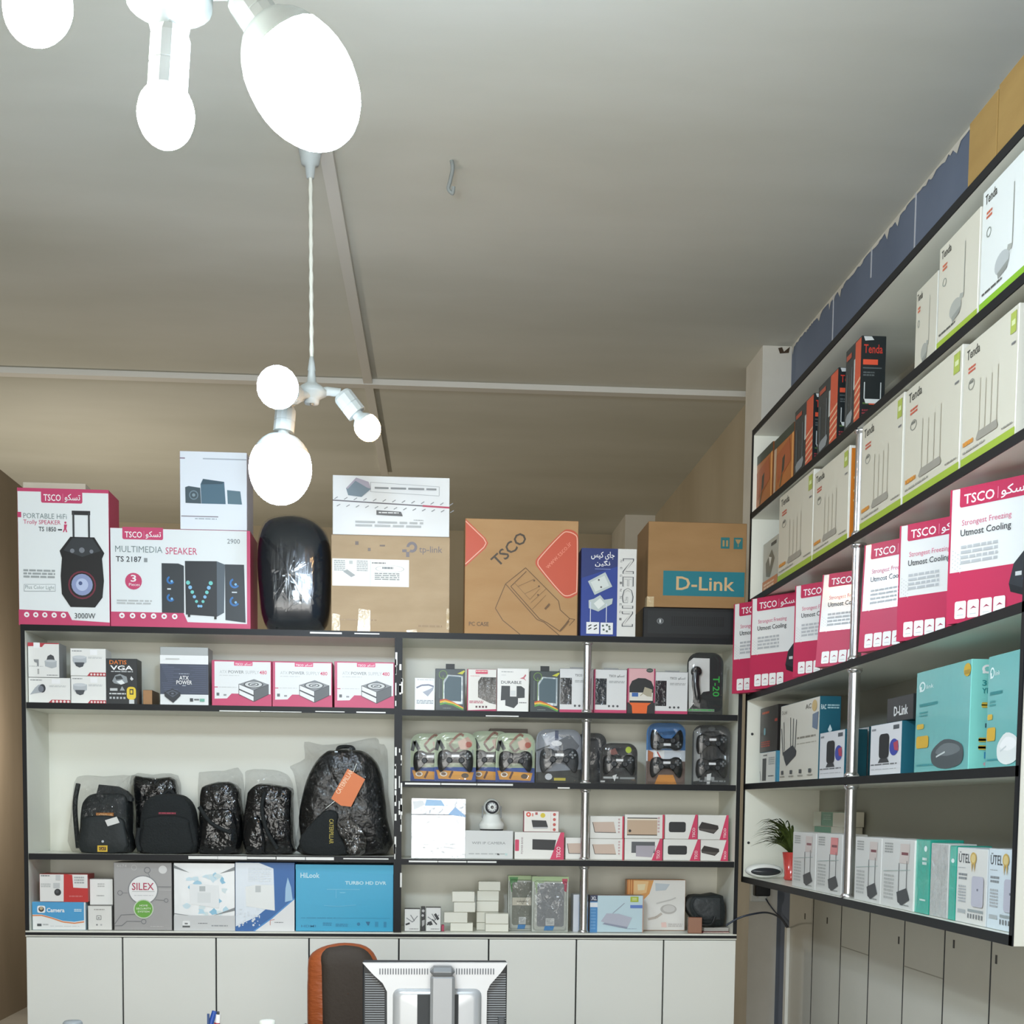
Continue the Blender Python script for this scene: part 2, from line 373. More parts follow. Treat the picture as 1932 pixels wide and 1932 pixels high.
for i, (za, zb) in enumerate(((1.955, Z_TOP), (Z_R2, 1.955), (Z_R3, Z_R2), (Z_BASE, Z_R3))):
    k = 'pole#%d' % i; P(k).lathe([(.019, za+TH), (.019, zb-TH)], CHROME, (UPOLE, UY+.028, 0), seg=20)
    P(k+'/flange#a').lathe([(0, za+TH), (.024, za+TH), (.024, za+TH+.008), (.019, za+TH+.014)], CHROME, (UPOLE, UY+.028, 0), seg=20)
    P(k+'/flange#b').lathe([(.019, zb-TH-.014), (.024, zb-TH-.008), (.024, zb-TH), (0, zb-TH)], CHROME, (UPOLE, UY+.028, 0), seg=20)
# ---- row of cupboards under it
t = Thing('base_cupboard', 'long white base cupboard of eight plain doors below the back shelving', 'cupboard'); P = t.part
P('carcass').box((U0, UY+.02, 0), (U1, UB+.1, Z_BASE-TH), mat('#2a2c2e', .6))
P('worktop').box((U0, UY+.002, Z_BASE-TH), (U1, UB+.1, Z_BASE+TH), LAM); P('worktop/edge_strip').box((U0, UY-.002, Z_BASE-.006), (U1, UY+.002, Z_BASE+.006), EDGE)
xs = [U0]+[fx(p) for p in (228, 406, 583, 754, 925, 1092, 1258)]+[U1]
for i, (a, c) in enumerate(zip(xs, xs[1:])):
    P('door#%d' % i).box((a+.0035, UY, .08), (c-.0035, UY+.019, Z_BASE-TH-.003), mat('#e9e9e2', .4), .001)

# ================================================================ shelving on the right-hand wall
RX, RB, RY0, RY1 = 1.45, 1.80, 3.205, 6.015
RZ = [1.235, 1.650, 2.045, 2.462, 2.840, 3.200]
t = Thing('wall_shelf', 'tall white wall shelving with black edges and chrome posts, mounted along right-hand wall', 'shelves'); P = t.part
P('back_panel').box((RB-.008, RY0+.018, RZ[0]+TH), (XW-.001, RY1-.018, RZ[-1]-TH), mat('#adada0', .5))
for i, (y0, y1) in enumerate(((RY0, RY0+.018), (RY1-.018, RY1))):
    P('side_panel#%d' % i).box((RX+.002, y0, RZ[0]-TH), (RB, y1, RZ[-1]-TH), LAM)
    P('side_panel#%d/edge_strip' % i).box((RX-.002, y0-.001, RZ[0]-TH), (RX+.002, y1+.001, RZ[-1]-TH), EDGE)
for i, z in enumerate(RZ):
    k = 'shelf#%d' % i; e = .018 if 0 <= i < 5 else 0
    P(k).box((RX+.002, RY0+e, z-TH), (RB-.008, RY1-e, z+TH), LAM); P(k+'/edge_strip').box((RX-.002, RY0, z-TH), (RX+.002, RY1, z+TH), EDGE)
PY = 4.565
for i, (za, zb) in enumerate(zip(RZ[:4], RZ[1:5])):
    k = 'pole#%d' % i; P(k).lathe([(.02, za+TH), (.02, zb-TH)], CHROME, (RX+.024, PY, 0), seg=20)
    for pr in ([(0, za+TH), (.026, za+TH), (.026, za+TH+.008), (.02, za+TH+.016)], [(.02, zb-TH-.016), (.026, zb-TH-.008), (.026, zb-TH), (0, zb-TH)]):
        P(k+'/flange#%d' % len(t.parts)).lathe(pr, CHROME, (RX+.024, PY, 0), seg=20)
for px, pz in ((1419, 1385), (1412, 1590)):
    q = onY(px, pz, RY1-.018); P('screw_hole#%d' % px).lathe([(0, .0), (.006, 0), (.006, .002), (0, .002)], mat('#3a3c3e'), (q.x, RY1-.0185, q.z), (0, -1, 0), 10)
ZR = [z+TH+.0005 for z in RZ]
# ---- flush cupboard doors under it
t = Thing('wall_cupboard', 'bank of tall narrow grey-white cupboard doors with keyholes below the right-hand shelving', 'cupboard'); P = t.part
ys = [solveY(px, 1.80, 1.22) for px in (1491, 1536.5, 1589.5, 1643, 1709, 1785, 1873)]; ys += [ys[-1]-.385*k for k in (1, 2, 3)]
P('carcass').box((1.822, ys[-1], 0), (1.839, ys[0], 1.20), mat('#2b2d2e', .7))
DOORM = mottled('door_laminate', '#cfcdc2', '#d6d4ca', 2, .4, (1, 1, 1), 0)
key = {0: (1519, 1728), 1: (1561, 1736), 3: (1696, 1773), 5: (1800, 1780), 6: (1880, 1809)}
for i, (a, c) in enumerate(zip(ys, ys[1:])):
    k = 'door#%d' % i; P(k).box((1.80, c+.0048, .05), (1.818, a-.0048, 1.205), DOORM); P(k+'/edge_band').box((1.7995, c-.0046, .05), (1.8175, c+.0047, 1.205), EDGE)
    if i in key:
        q = onX(*key[i], 1.80); P(k+'/keyhole').box((1.7985, q.y-.006, q.z-.016), (1.80, q.y+.006, q.z+.012), mat('#2e2a26'))
    if i in (2, 4):
        q = onX(1600 if i == 2 else 1730, 1789 if i == 2 else 1830, 1.80); P(k+'/seam').box((1.7992, c+.005, q.z-.003), (1.80, a-.005, q.z+.001), mat('#a39f92'))
b = B(); yd = solveY(1486, 1.79, 1.1); q = onX(1485, 1750, 1.79); b.box((1.785, yd-.02, 0), (1.835, yd+.02, q.z), mat('#e6e6df', .5)); struct('trim_3', b); DT = Vector((1.80, yd, q.z))
# ---- plug socket, adapter and the two leads
q0, q1 = onY(1416, 1667, YP0), onY(1447, 1701, YP0)
t = Thing('wall_socket', 'white plug socket on the pillar under the right-hand shelving', 'socket'); t.body.box((q0.x, YP0-.012, q1.z), (q1.x, YP0, q0.z), WPL, .004)
q0, q1 = onY(1421, 1664, YP0-.012), onY(1449, 1690, YP0-.012)
t = Thing('power_adapter', 'black power adapter plugged into the white pillar socket', 'adapter'); t.body.box((q0.x, YP0-.06, q1.z), (q1.x, YP0-.0121, q0.z), BLACKPL, .005)
t.part('prong_cover').box((q0.x+.02, YP0-.05, q1.z-.012), (q1.x-.02, YP0-.02, q1.z), WPL)
def lead(name, label, pts, r, m):
    t = Thing(name, label, 'cable'); t.body.tube(spl3(pts), r, m, 8)
def spl3(p, k=6):
    p = [Vector(x) for x in p]; q = [p[0]]+p+[p[-1]]; out = []
    for i in range(len(p)-1):
        a, b_, c, d = q[i:i+4]
        out += [.5*(2*b_+(c-a)*(j/k)+(2*a-5*b_+4*c-d)*(j/k)**2+(3*b_-a-3*c+d)*(j/k)**3) for j in range(k)]
    return out+[p[-1]]
lead('adapter_cable', 'thin dark cable drooping from black adapter into the white duct', [onY(1442, 1690, YP0-.03), onY(1450, 1704, YP0-.05), onY(1462, 1720, YP0-.08), onY(1476, 1734, (YP0+yd)/2), (DT.x, DT.y, DT.z-.005)], .0035, mat('#3a3f4c', .5))
lead('shelf_cable', 'dark cable arching from the clutter on lowest back shelf into the white duct', [onY(1370, 1746, 5.985), onY(1392, 1733, 5.975), onY(1418, 1725, 5.98), onY(1448, 1722, 6.1), onY(1472, 1732, 6.3), (DT.x-.005, DT.y+.006, DT.z-.005)], .0045, mat('#333a48', .5))

# ================================================================ hanging lamps
def bulb_mat(h, s): return mat(h, .3, emit=s)
def fixture(name, label, Y, body, r, cord_px, sockets, cup=None):
    t = Thing(name, label, 'lamp'); P = t.part; o = onY(*body, Y)
    B_ = P('lamp_body')
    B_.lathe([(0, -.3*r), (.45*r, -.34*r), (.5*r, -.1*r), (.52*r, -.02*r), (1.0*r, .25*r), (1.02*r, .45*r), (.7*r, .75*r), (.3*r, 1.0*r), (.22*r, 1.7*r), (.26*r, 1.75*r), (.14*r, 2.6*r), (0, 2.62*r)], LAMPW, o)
    P('lamp_body/screw').lathe([(0, -.42*r), (.1*r, -.42*r), (.13*r, -.3*r)], mat('#8a8578', .4, .6), o)
    top = Vector((o.x+cord_px, Y, ZC))
    n = 26; P('cord').tube([o+Vector((0, 0, 2.5*r))+(top-o-Vector((0, 0, 2.5*r)))*(i/n) for i in range(n+1)], [.006+.0025*(i % 2) for i in range(n+1)], mat('#d9d8cc', .6), 8)
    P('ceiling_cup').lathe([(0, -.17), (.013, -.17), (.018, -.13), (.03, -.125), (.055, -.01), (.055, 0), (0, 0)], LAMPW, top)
    for i, (so, sr, sl, ctr, R, lng, h, s) in enumerate(sockets):
        so = Vector(so); ctr = Vector(ctr); ax = (ctr-so).normalized()
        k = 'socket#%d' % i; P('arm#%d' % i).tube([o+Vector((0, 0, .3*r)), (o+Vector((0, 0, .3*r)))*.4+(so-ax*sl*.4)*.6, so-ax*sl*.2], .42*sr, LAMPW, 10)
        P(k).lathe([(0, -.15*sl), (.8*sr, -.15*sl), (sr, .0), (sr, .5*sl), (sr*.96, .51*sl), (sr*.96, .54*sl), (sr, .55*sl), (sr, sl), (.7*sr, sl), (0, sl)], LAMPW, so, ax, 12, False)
        L = (ctr-so).length; bm = bulb_mat(h, s); nk = .55*sr
        pt = [(R*math.sin(PI*(.18+.82*a/14)), -lng*math.cos(PI*(.18+.82*a/14))) for a in range(15)]
        P('bulb#%d' % i).lathe(pt[3:], bm, ctr, ax, 20)
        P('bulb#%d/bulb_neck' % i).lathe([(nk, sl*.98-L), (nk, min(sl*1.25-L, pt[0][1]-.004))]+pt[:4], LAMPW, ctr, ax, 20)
    return t
COOL, MID, WARM = '#d6eaff', '#eaf6f2', '#ffc98a'
Y1, Y2 = 2.5, 4.85
g = lambda px, py, Y: onY(px, py, Y)
fixture('pendant_lamp', 'nearer white three-bulb hanging lamp with a huge bright bulb, cut off by the top edge', Y1, (320, 32), .073, .0, [
    (g(322, 72, Y1-.02), .034, .088, g(313, 216, Y1-.02), .049, .056, MID, BULB_NEAR*.8),
    (g(462, -6, Y1), .036, .07, g(568, 150, Y1), .092, .125, COOL, BULB_NEAR),
    (g(120, -70, Y1), .034, .07, g(72, 12, Y1), .056, .066, MID, BULB_NEAR*.8)])
fixture('pendant_lamp', 'farther white three-bulb hanging lamp over the boxes, one of its bulbs glowing warm yellow', Y2, (588, 752), .054, -.005, [
    (g(539, 775, Y2-.05), .036, .075, g(529, 884, Y2-.07), .107, .123, COOL, BULB_FAR),
    (g(556, 744, Y2-.10), .034, .05, g(524, 731, Y2-.26), .068, .068, COOL, BULB_FAR*.8),
    (g(648, 748, Y2+.0), .036, .075, g(693, 806, Y2+.0), .045, .05, WARM, BULB_WARM)])
t = Thing('ceiling_hook', 'bent grey wire hook hanging from the bare ceiling', 'hook'); q = onZ(852, 303, ZC)
t.body.tube(spl3([(q.x, q.y, ZC), (q.x+.004, q.y-.005, ZC-.03), (q.x-.004, q.y+.02, ZC-.06), (q.x-.01, q.y+.03, ZC-.085), (q.x+.005, q.y+.03, ZC-.1), (q.x+.008, q.y+.02, ZC-.08)]), .007, mat('#8d928f', .6), 8)

# ================================================================ desk, monitor, chair
t = Thing('desk', 'plain white desk carrying the monitor, just below the frame', 'desk'); P = t.part
DZ = .76
P('desktop').box((-1.75, 3.3, DZ-.03), (.9, 4.15, DZ), mat('#cfcabd', .4), .004)
for i, x in enumerate((-1.72, .84)): P('panel_leg#%d' % i).box((x, 3.35, 0), (x+.03, 4.1, DZ-.03), LAM)
MY = 3.75
def mp(zx, zy, Y=MY): q = onY(480+zx/3.22, 1730+zy/3.22, Y); return (q.x, q.z)
t = Thing('monitor', 'silver flat monitor seen from behind with black vented sides, on the desk', 'monitor'); P = t.part
SIL = mat('#b9babb', .35, .35); DK = mat('#24272a', .45); BZ = .77
x0, zt_ = mp(655, 275); x1, _ = mp(1540, 275); zb_ = DZ+.10
P('screen_bezel').box((x0, MY+.03, zb_), (x1, MY+.06, zt_), DK, .004)
P('back_cover').box((x0+.002, MY+.005, zb_+.004), (x1-.002, MY+.03, zt_-.0), DK, .003)
cov = [mp(*q) for q in ((658, 276), (1538, 276), (1500, 330), (1430, 410), (1412, 450))]; a = mp(1408, 650); bq = mp(808, 650)
cov += [(a[0], zb_+.01), (bq[0], zb_+.01)] + [mp(*q) for q in ((806, 450), (780, 400), (720, 345))]
P('back_cover/silver_shell').prism(cov[::-1], MY-.012, .018, SIL)
bul = [mp(840, 430), mp(1380, 430)]; P('back_cover/silver_shell').pillow(rrect(bul[0][0], zb_+.02, bul[1][0], bul[0][1], .02, 4), MY-.035, .05, SIL, ((1, 0), (.97, .6), (.9, .9), (.8, 1), (.01, 1)))
for k in range(22):
    for sgn, xa in ((1, 672), (-1, 1528)):
        z0 = 345+k*14.2; ln = min(118, 40+k*12)*sgn; q0, q1 = mp(xa, z0), mp(xa+ln, z0+5)
        if q1[1] > zb_+.01: P('vent_slot#%d' % len(t.parts)).box((min(q0[0], q1[0]), MY+.003, q1[1]), (max(q0[0], q1[0]), MY+.0055, q0[1]), mat('#8e9194', .4))
for k in range(44):
    zx = 760+k*16
    if not 1050 < zx < 1215 and zx < 1460:
        q0, q1 = mp(zx, 310), mp(zx+7, 346); P('vent_slot#%d' % len(t.parts)).box((q0[0], MY-.0135, q1[1]), (q1[0], MY-.0115, q0[1]), mat('#6d6f72', .5))
q0, q1 = mp(990, 460), mp(1236, 700); P('hinge_recess').box((q0[0], MY-.038, zb_+.05), (q1[0], MY-.03, q0[1]), mat('#2e3133', .5))
q0, q1 = mp(1068, 336), mp(1212, 650)
P('stand_column').box((q0[0], MY-.075, DZ+.012), (q1[0], MY-.04, q0[1]), mat('#9c9d9e', .4, .3), .008)
q0, q1 = mp(1066, 290), mp(1214, 340); P('stand_column/cap').box((q0[0], MY-.08, q1[1]), (q1[0], MY-.0125, q0[1]), mat('#808284', .4, .3), .01)
P('stand_base').prism(rrect(q0[0]-.08, -.1, q1[0]+.08, .1, .03), 0, 0, SIL) if 0 else P('stand_base').box((q0[0]-.08, MY-.12, DZ+.0005), (q1[0]+.08, MY+.1, DZ+.0125), SIL, .004)
q0 = mp(1480, 605); P('cable_plug').box((q0[0], MY-.01, zb_+.01), (q0[0]+.018, MY+.004, q0[1]), mat('#4a4d50'), .002)

CY_ = 4.75
t = Thing('office_chair', 'orange and dark brown padded office chair behind the monitor', 'chair'); P = t.part
cp = lambda zx, zy: (lambda q: (q.x, q.z))(onY(480+zx/3.22, 1730+zy/3.22, CY_))
bo = [cp(*q) for q in ((312, 520), (314, 380), (318, 275), (345, 228), (400, 195), (470, 176), (540, 168), (640, 178), (700, 208), (735, 255), (760, 330), (775, 450), (778, 560))]
lo_ = [(bo[-1][0], .62), (bo[-1][0]-.06, .56), (bo[0][0]+.08, .56), (bo[0][0]+.01, .62)]
ORG = mat('#a3532a', .42, bump=.35, bscale=18, stretch=(1, 1, 3)); BRN = mat('#3d342c', .7, bump=.1, bscale=80)
P('backrest').pillow(spl(bo+lo_, 2), CY_, .13, ORG)
fr_ = [cp(*q) for q in ((405, 520), (402, 380), (400, 290), (398, 235), (430, 196), (480, 184), (545, 176), (635, 186), (690, 215), (722, 262), (745, 335), (758, 450), (760, 560))]
P('backrest/cushion').pillow(spl(fr_+[(fr_[-1][0]-.01, .62), (fr_[-1][0]-.06, .58), (fr_[0][0]+.06, .58), (fr_[0][0]+.01, .62)], 2), CY_-.022, .12, BRN)
sx = (bo[0][0]+bo[-1][0])/2
P('seat').pillow(spl([(sx-.23, .42), (sx-.2, .5), (sx+.2, .5), (sx+.23, .42), (sx+.2, .4), (sx-.2, .4)], 3), CY_-.45, .5, ORG, ((1, 0), (.99, .6), (.94, .9), (.6, 1), (.01, 1)))
P('post').lathe([(.03, .12), (.03, .42)], BLACKPL, (sx, CY_-.2, 0))
for k in range(5):
    a = 2*PI*k/5+.3; e = (sx+.3*math.cos(a), CY_-.2+.3*math.sin(a)); P('base_leg#%d' % k).tube([(sx, CY_-.2, .12), (*e, .07)], [.03, .02], BLACKPL, 8)
    P('base_leg#%d/castor' % k).lathe([(0, -.015), (.03, -.015), (.03, .015), (0, .015)], BLACKPL, (*e, .03), (1, 0, 0), 14)
ar = cp(292, 640)
for s, x in ((0, ar[0]+.02), (1, sx+.26)):
    P('armrest#%d' % s).tube(spl3([(x+(.05 if s == 0 else -.05), CY_-.1, .46), (x, CY_-.1, .55), (x, CY_-.1, ar[1]-.02), (x, CY_-.15, ar[1]-.012), (x, CY_-.33, ar[1]-.012)]), .016, BLACKPL, 8)
    P('armrest#%d' % s).box((x-.03, CY_-.36, ar[1]-.02), (x+.045, CY_-.06, ar[1]), BLACKPL, .008)
# ---- odds and ends whose tops show over the bottom edge
q = onY(405, 1932, 3.6)
t = Thing('pen_holder', 'dark pen cup on the desk holding the blue and the white pens', 'pen holder', (q.x, 3.6, DZ)); t.body.lathe([(0, .0005), (.038, .0005), (.04, .11), (.037, .11), (.036, .004), (0, .004)], mat('#30343a'))
a = onY(402, 1908, 3.6); t = Thing('pen', 'blue pen leaning in the desk cup', 'pen', group='pens in the desk cup'); t.body.tube([(q.x-.02, 3.59, DZ+.008), (a.x-.014, 3.6, a.z-.06), (a.x+.004, 3.6, a.z)], [.006, .008, .007], mat('#2b4f9c', .3), 10); t.part('clip').box((a.x-.014, 3.588, a.z-.06), (a.x-.008, 3.592, a.z-.005), mat('#23406f'))
a = onY(412, 1914, 3.6); t = Thing('pen', 'white and red pen standing in the desk cup', 'pen', group='pens in the desk cup'); t.body.tube([(q.x+.012, 3.61, DZ+.008), (a.x-.004, 3.6, a.z-.05), (a.x, 3.6, a.z)], .007, mat('#e8e4e0', .3), 10); t.part('grip').tube([(a.x-.006, 3.6, a.z-.055), (a.x-.003, 3.6, a.z-.022)], .0082, mat('#9c2f3c'), 10); t.part('tip').lathe([(.003, 0), (.003, .008), (0, .008)], mat('#3a3a3a'), a)
a, c = onY(119, 1926, 3.6), onY(155, 1926, 3.6); r = (c.x-a.x)/2
t = Thing('container', 'grey lidded container whose top edge shows at lower left corner', 'container', ((a.x+c.x)/2, 3.6, DZ)); t.body.lathe([(0, .0005), (r*1.05, .0005), (r*1.1, a.z-DZ-.02)], mat('#b4b6b4')); t.part('lid').lathe([(r*1.1, a.z-DZ-.02), (r*1.0, a.z-DZ-.004), (r*.85, a.z-DZ), (0, a.z-DZ)], mat('#8f9496'))
a, c = onY(489, 1924, 3.6), onY(520, 1924, 3.6); r = (c.x-a.x)/2
t = Thing('container', 'cream round-topped container on the desk left of the chair', 'container', ((a.x+c.x)/2, 3.6, DZ)); t.body.lathe([(0, .0005), (r, .0005), (r, a.z-DZ-.012)], mat('#d8d8cc')); t.part('lid').lathe([(r, a.z-DZ-.012), (r*.95, a.z-DZ-.002), (r*.7, a.z-DZ), (0, a.z-DZ)], mat('#e2e2d8'))

# ================================================================ goods on the back shelving
ZOOM = {1: (0, 820, 3.864), 2: (440, 820, 3.864), 3: (850, 900, 3.331), 4: (0, 1180, 4.6), 5: (380, 1180, 4.83), 6: (740, 1190, 5.2216), 7: (1060, 1190, 5.2216), 8: (0, 1400, 4.025), 9: (400, 1380, 4.83), 10: (740, 1480, 5.2216), 11: (1060, 1480, 5.2216)}
def zp(k, x, y): ox, oy, s = ZOOM[k]; return ox+x/s, oy+y/s
def zbk(k, r, name, label, cat, zb, d, **kw):
    a = zp(k, r[0], r[1]); c = zp(k, r[2], r[3]); kw.setdefault('fr', r); return bk(name, label, cat, (*a, *c), zb, d, **kw)
def zl(k, pts, Y, o): return [((lambda q: (q.x-o[0], q.z-o[2]))(onY(*zp(k, x, y), Y))) for x, y in pts]
S_TOP, S_A, S_L2, S_B = Z_TOP+TH+.0005, Z_A+TH+.0005, Z_L2+TH+.0005, Z_BASE+TH+.0005
S_AR, S_R2, S_R3 = 1.955+TH+.0005, Z_R2+TH+.0005, Z_R3+TH+.0005
PK, GY, DKT, LG = '#c2436b', '#7b8a8a', '#3a3f44', '#b4b8b8'
def badge(f, x0, y0, x1, y1, c=PK, r=12):
    f.at('logo_badge').RR(x0, y0, x1, y1, r, c, (1, 1, 0, 0)); w = x1-x0; h = y1-y0
    f.T('TSCO', x0+w*.06, y0+h*.36, x0+w*.48, y1-h*.14, '#f4f0f0', 1); f.R(x0+w*.525, y0+h*.3, x0+w*.532, y1-h*.12, '#e79ab2'); f.T(TSK, x0+w*.57, y0+h*.3, x1-w*.05, y1-h*.08, '#f4f0f0', 1); return f.at(None)
def icons(f, xs, y, r, c='#f4eeee', i=PK, ry=None):
    f.at('icon_row')
    for j, x in enumerate(xs): f.C(x, y, r, c, ry); f.R(x-r*.4, y-(ry or r)*(.2+.1*(j % 3)), x+r*.4, y+(ry or r)*.35, i); f.lay -= 2
    f.lay += 2; return f.at(None)

# ---- on top of the unit
t = zbk(1, (132, 395, 797, 1380), 'speaker_box', 'tall white and pink portable trolley speaker carton at left end on top of the shelving', 'box', S_TOP, .2, front='#e3e8e8', side='#c23a63')
f = t.F; f.R(132, 395, 797, 420, PK); badge(f, 305, 402, 605, 498)
f.R(132, 568, 160, 606, PK); f.at('lettering').T('PORTABLE HiFi', 175, 575, 490, 612, GY).T('Trolly SPEAKER', 175, 622, 445, 662, PK).T('TS 1850', 285, 670, 412, 703, DKT, 1)
f.C(480, 637, 8, PK).P([(470, 650), (492, 650), (486, 680), (493, 705), (484, 705), (478, 685), (468, 705), (460, 705), (470, 680)], PK).R(425, 684, 455, 694, DKT)
f.G(170, 978, 400, 1046, 3, '#9aa0a0').at(None).P([(172, 1085), (402, 1080), (402, 1132), (172, 1137)], '#a9b0b2').P([(176, 1089), (398, 1084), (398, 1128), (176, 1133)], '#e3e8e8').at('lettering').T('Plus Color Light', 182, 1092, 394, 1126, GY)
f.at('product_picture').R(528, 550, 662, 580, '#2d2f31').R(532, 560, 546, 745, '#3a3d3f').R(645, 560, 659, 745, '#3a3d3f')
f.P([(515, 738), (690, 738), (762, 850), (745, 890), (757, 1050), (745, 1170), (690, 1242), (510, 1242), (448, 1150), (441, 1020), (452, 890), (436, 840)], '#1d1e20').P([(530, 745), (675, 745), (735, 835), (600, 880), (465, 835)], '#33373b')
for x, y, r in ((528, 838, 16), (598, 832, 20), (668, 840, 14)): f.C(x, y, r, '#767b82')
f.O_(597, 1083, 102, 12, '#6e2a3a').C(597, 1080, 78, '#8c98bd').C(597, 1080, 45, '#b3bfdc').C(585, 1070, 14, '#4d5b85')
f.at(None).P([(132, 1268), (490, 1278), (520, 1337), (797, 1350), (797, 1380), (132, 1380)], PK); icons(f, (190, 256, 322, 390, 458), 1304, 19)
f.at('lettering').T('3000W', 540, 1285, 692, 1324, DKT)
bk('carton', 'beige carton peeping out behind the trolley speaker carton', 'box', (45, 911, 163, 1180), S_TOP, .1, Y=6.245, front='#cdc6b4')
tB = t = zbk(1, (805, 690, 1825, 1412), 'speaker_box', 'wide white and pink multimedia speaker carton, second from left on top of the shelving', 'box', S_TOP, .26, front='#dfe5e6', side='#c4476c')
f = t.F; badge(f, 895, 683, 1190, 772); f.R(1800, 690, 1825, 1412, PK).P([(805, 1300), (1335, 1300), (1365, 1366), (1825, 1372), (1825, 1412), (805, 1412)], PK)
f.at('lettering').T('MULTIMEDIA', 842, 820, 1185, 866, GY).T('SPEAKER', 1207, 824, 1437, 874, PK).T('TS 2187', 846, 896, 1032, 936, DKT, 1).R(1050, 905, 1075, 935, '#8a9092').T('2900', 1657, 752, 1750, 786, '#6d7476').G(850, 1212, 1105, 1250, 2, LG)
f.at('sticker').C(973, 1076, 61, PK).T('3', 953, 1030, 993, 1080, '#f4eeee', 1).T('Pieces', 940, 1090, 1018, 1110, '#f4eeee')
f.at('product_picture').P([(1178, 940), (1300, 940), (1340, 956), (1340, 1300), (1178, 1300)], '#2f363b').P([(1348, 920), (1580, 917), (1580, 1322), (1352, 1310)], '#272c31').P([(1580, 917), (1640, 940), (1632, 1292), (1580, 1322)], '#525d66').P([(1640, 938), (1780, 938), (1790, 1362), (1642, 1345)], '#2f363b')
for x, y, r in ((1243, 1062, 30), (1243, 1190, 30), (1710, 1075, 37), (1710, 1207, 37)): f.O_(x, y, r, 14, '#2f6fae', a0=30, a1=250).C(x+8, y+8, 9, '#7fb8e4')
f.R(1218, 1122, 1245, 1132, '#c9d2d8').R(1690, 1137, 1728, 1146, '#c9d2d8')
for i in range(6):
    for xa, xb in ((1370, 1450), (1536, 1462)): f.C(xa+(xb-xa)*i/5.2, 1078+i*34, 15-i, ('#6fc6c0', '#7fb6dc')[i % 2])
f.R(1368, 1310, 1385, 1328, '#222').R(1560, 1322, 1578, 1342, '#222'); icons(f, (888, 965, 1042, 1118, 1195, 1272), 1328, 20)
t = zbk(1, (1312, 125, 1800, 688), 'speaker_box', 'white carton picturing three dark speakers, stacked on the multimedia speaker carton', 'box', tB.top+.0005, .22, front='#dfe6ee', side='#d6d3e0')
f = t.F; f.R(1312, 172, 1350, 181, '#8d7f90').R(1480, 172, 1800, 181, '#a9b2bd').R(1320, 589, 1590, 597, '#8f8c94').G(1420, 606, 1580, 618, 1, '#9ba5ac')
f.at('product_picture').P([(1350, 385), (1375, 376), (1460, 387), (1466, 500), (1352, 498)], '#44545c').P([(1480, 322), (1635, 340), (1645, 500), (1468, 500), (1462, 360)], '#4d6b7c').P([(1655, 398), (1752, 405), (1764, 500), (1660, 498)], '#5a7683').O_(1412, 440, 34, 8, '#6d818c').C(1412, 440, 12, '#7f939d').P([(1480, 322), (1635, 340), (1620, 356), (1468, 362)], '#3c5360')
o = onY(549, 1190, 6.05); t = Thing('trolley_speaker', 'black trolley speaker wrapped in shiny plastic, right of the multimedia speaker carton', 'speaker', (o.x, 6.05, S_TOP))
pts = [(215, 610), (165, 760), (158, 950), (175, 1150), (190, 1290), (225, 1385), (300, 1425), (560, 1427), (655, 1385), (690, 1260), (700, 1000), (690, 760), (620, 630), (480, 560), (320, 560)]
z_ = zl(2, pts, 6.05, t.loc); mz = min(q[1] for q in z_); z_ = [(x, z-mz+.001) for x, z in z_]
NAVY = mat('#131c26', .2, bump=.35, bscale=11, coat=.3, stretch=(1.6, 1, .3))
t.body.pillow(spl(z_, 3), 0, .24, NAVY, ((1, 0), (.98, .4), (.93, .75), (.8, .95), (.5, 1), (.01, 1)), zmin=.001)
t.part('plastic_wrap').pillow(spl([(x*1.02, z*1.005+.001) for x, z in z_], 3), -.008, .25, BLISTER, ((1, 0), (.98, .4), (.93, .75), (.8, .95), (.5, 1), (.01, 1)), jit=.003, zmin=.001)
tF = t = zbk(2, (715, 738, 1577, 1430), 'carton', 'brown shipping carton with a white label, under the white device carton', 'box', S_TOP, .28, front=CARTON, side=CARTON)
f = t.F; lg = '#716b70'; f.at('logo').O_(1300, 815, 39, 20, lg, a0=-180, a1=120).R(1230, 832, 1262, 852, lg).R(1258, 850, 1282, 886, lg).T('tp-link', 1353, 806, 1522, 866, lg)
f.at(None).R(888, 783, 912, 808, '#6f6258').R(980, 828, 1000, 850, '#6f6258').R(1066, 804, 1104, 815, '#6f6258').G(775, 1340, 1045, 1352, 1, '#9c8058').G(1350, 1372, 1525, 1394, 1, '#9a7f5a').R(715, 738, 1577, 742, '#8a7455')
f.at('shipping_label').R(722, 908, 1280, 1102, '#e6e8e2').G(735, 920, 815, 1000, 6, '#9fa5a2').G(900, 920, 980, 1000, 6, '#a5aaa8').R(845, 922, 870, 945, '#b9beba').G(1010, 930, 1110, 945, 1, '#777').O_(1140, 975, 105, 5, '#a7acaa', ry=25).G(1085, 962, 1165, 984, 1, '#70767a').G(1030, 1005, 1210, 1060, 4, '#8d9391').P([(800, 1000), (830, 985), (890, 1025), (860, 1040)], '#979c9a').R(998, 915, 1001, 1098, '#c4c8c4')
f.at('tape'); TAPE = mat('#c4ae88', .2, coat=.35, bump=.3, bscale=30); f.P([(915, 1262), (1000, 1272), (1000, 1428), (905, 1428)], TAPE).at('tape#1').P([(725, 1300), (778, 1310), (778, 1424), (720, 1424)], TAPE).at('tape#2').P([(1262, 1412), (1345, 1402), (1340, 1429), (1262, 1429)], TAPE).at('tape#3').R(1556, 1250, 1576, 1400, TAPE)
t = zbk(2, (725, 305, 1577, 734), 'device_carton', 'low white carton with a red pinstripe, stacked on the brown shipping carton', 'box', tF.top+.0005, .24, front='#e4e7e7', side='#d9dbda')
f = t.F; f.PL([(725, 487), (1380, 512)], 9, '#6c6a70').PL([(1380, 512), (1577, 520)], 13, '#b8475f')
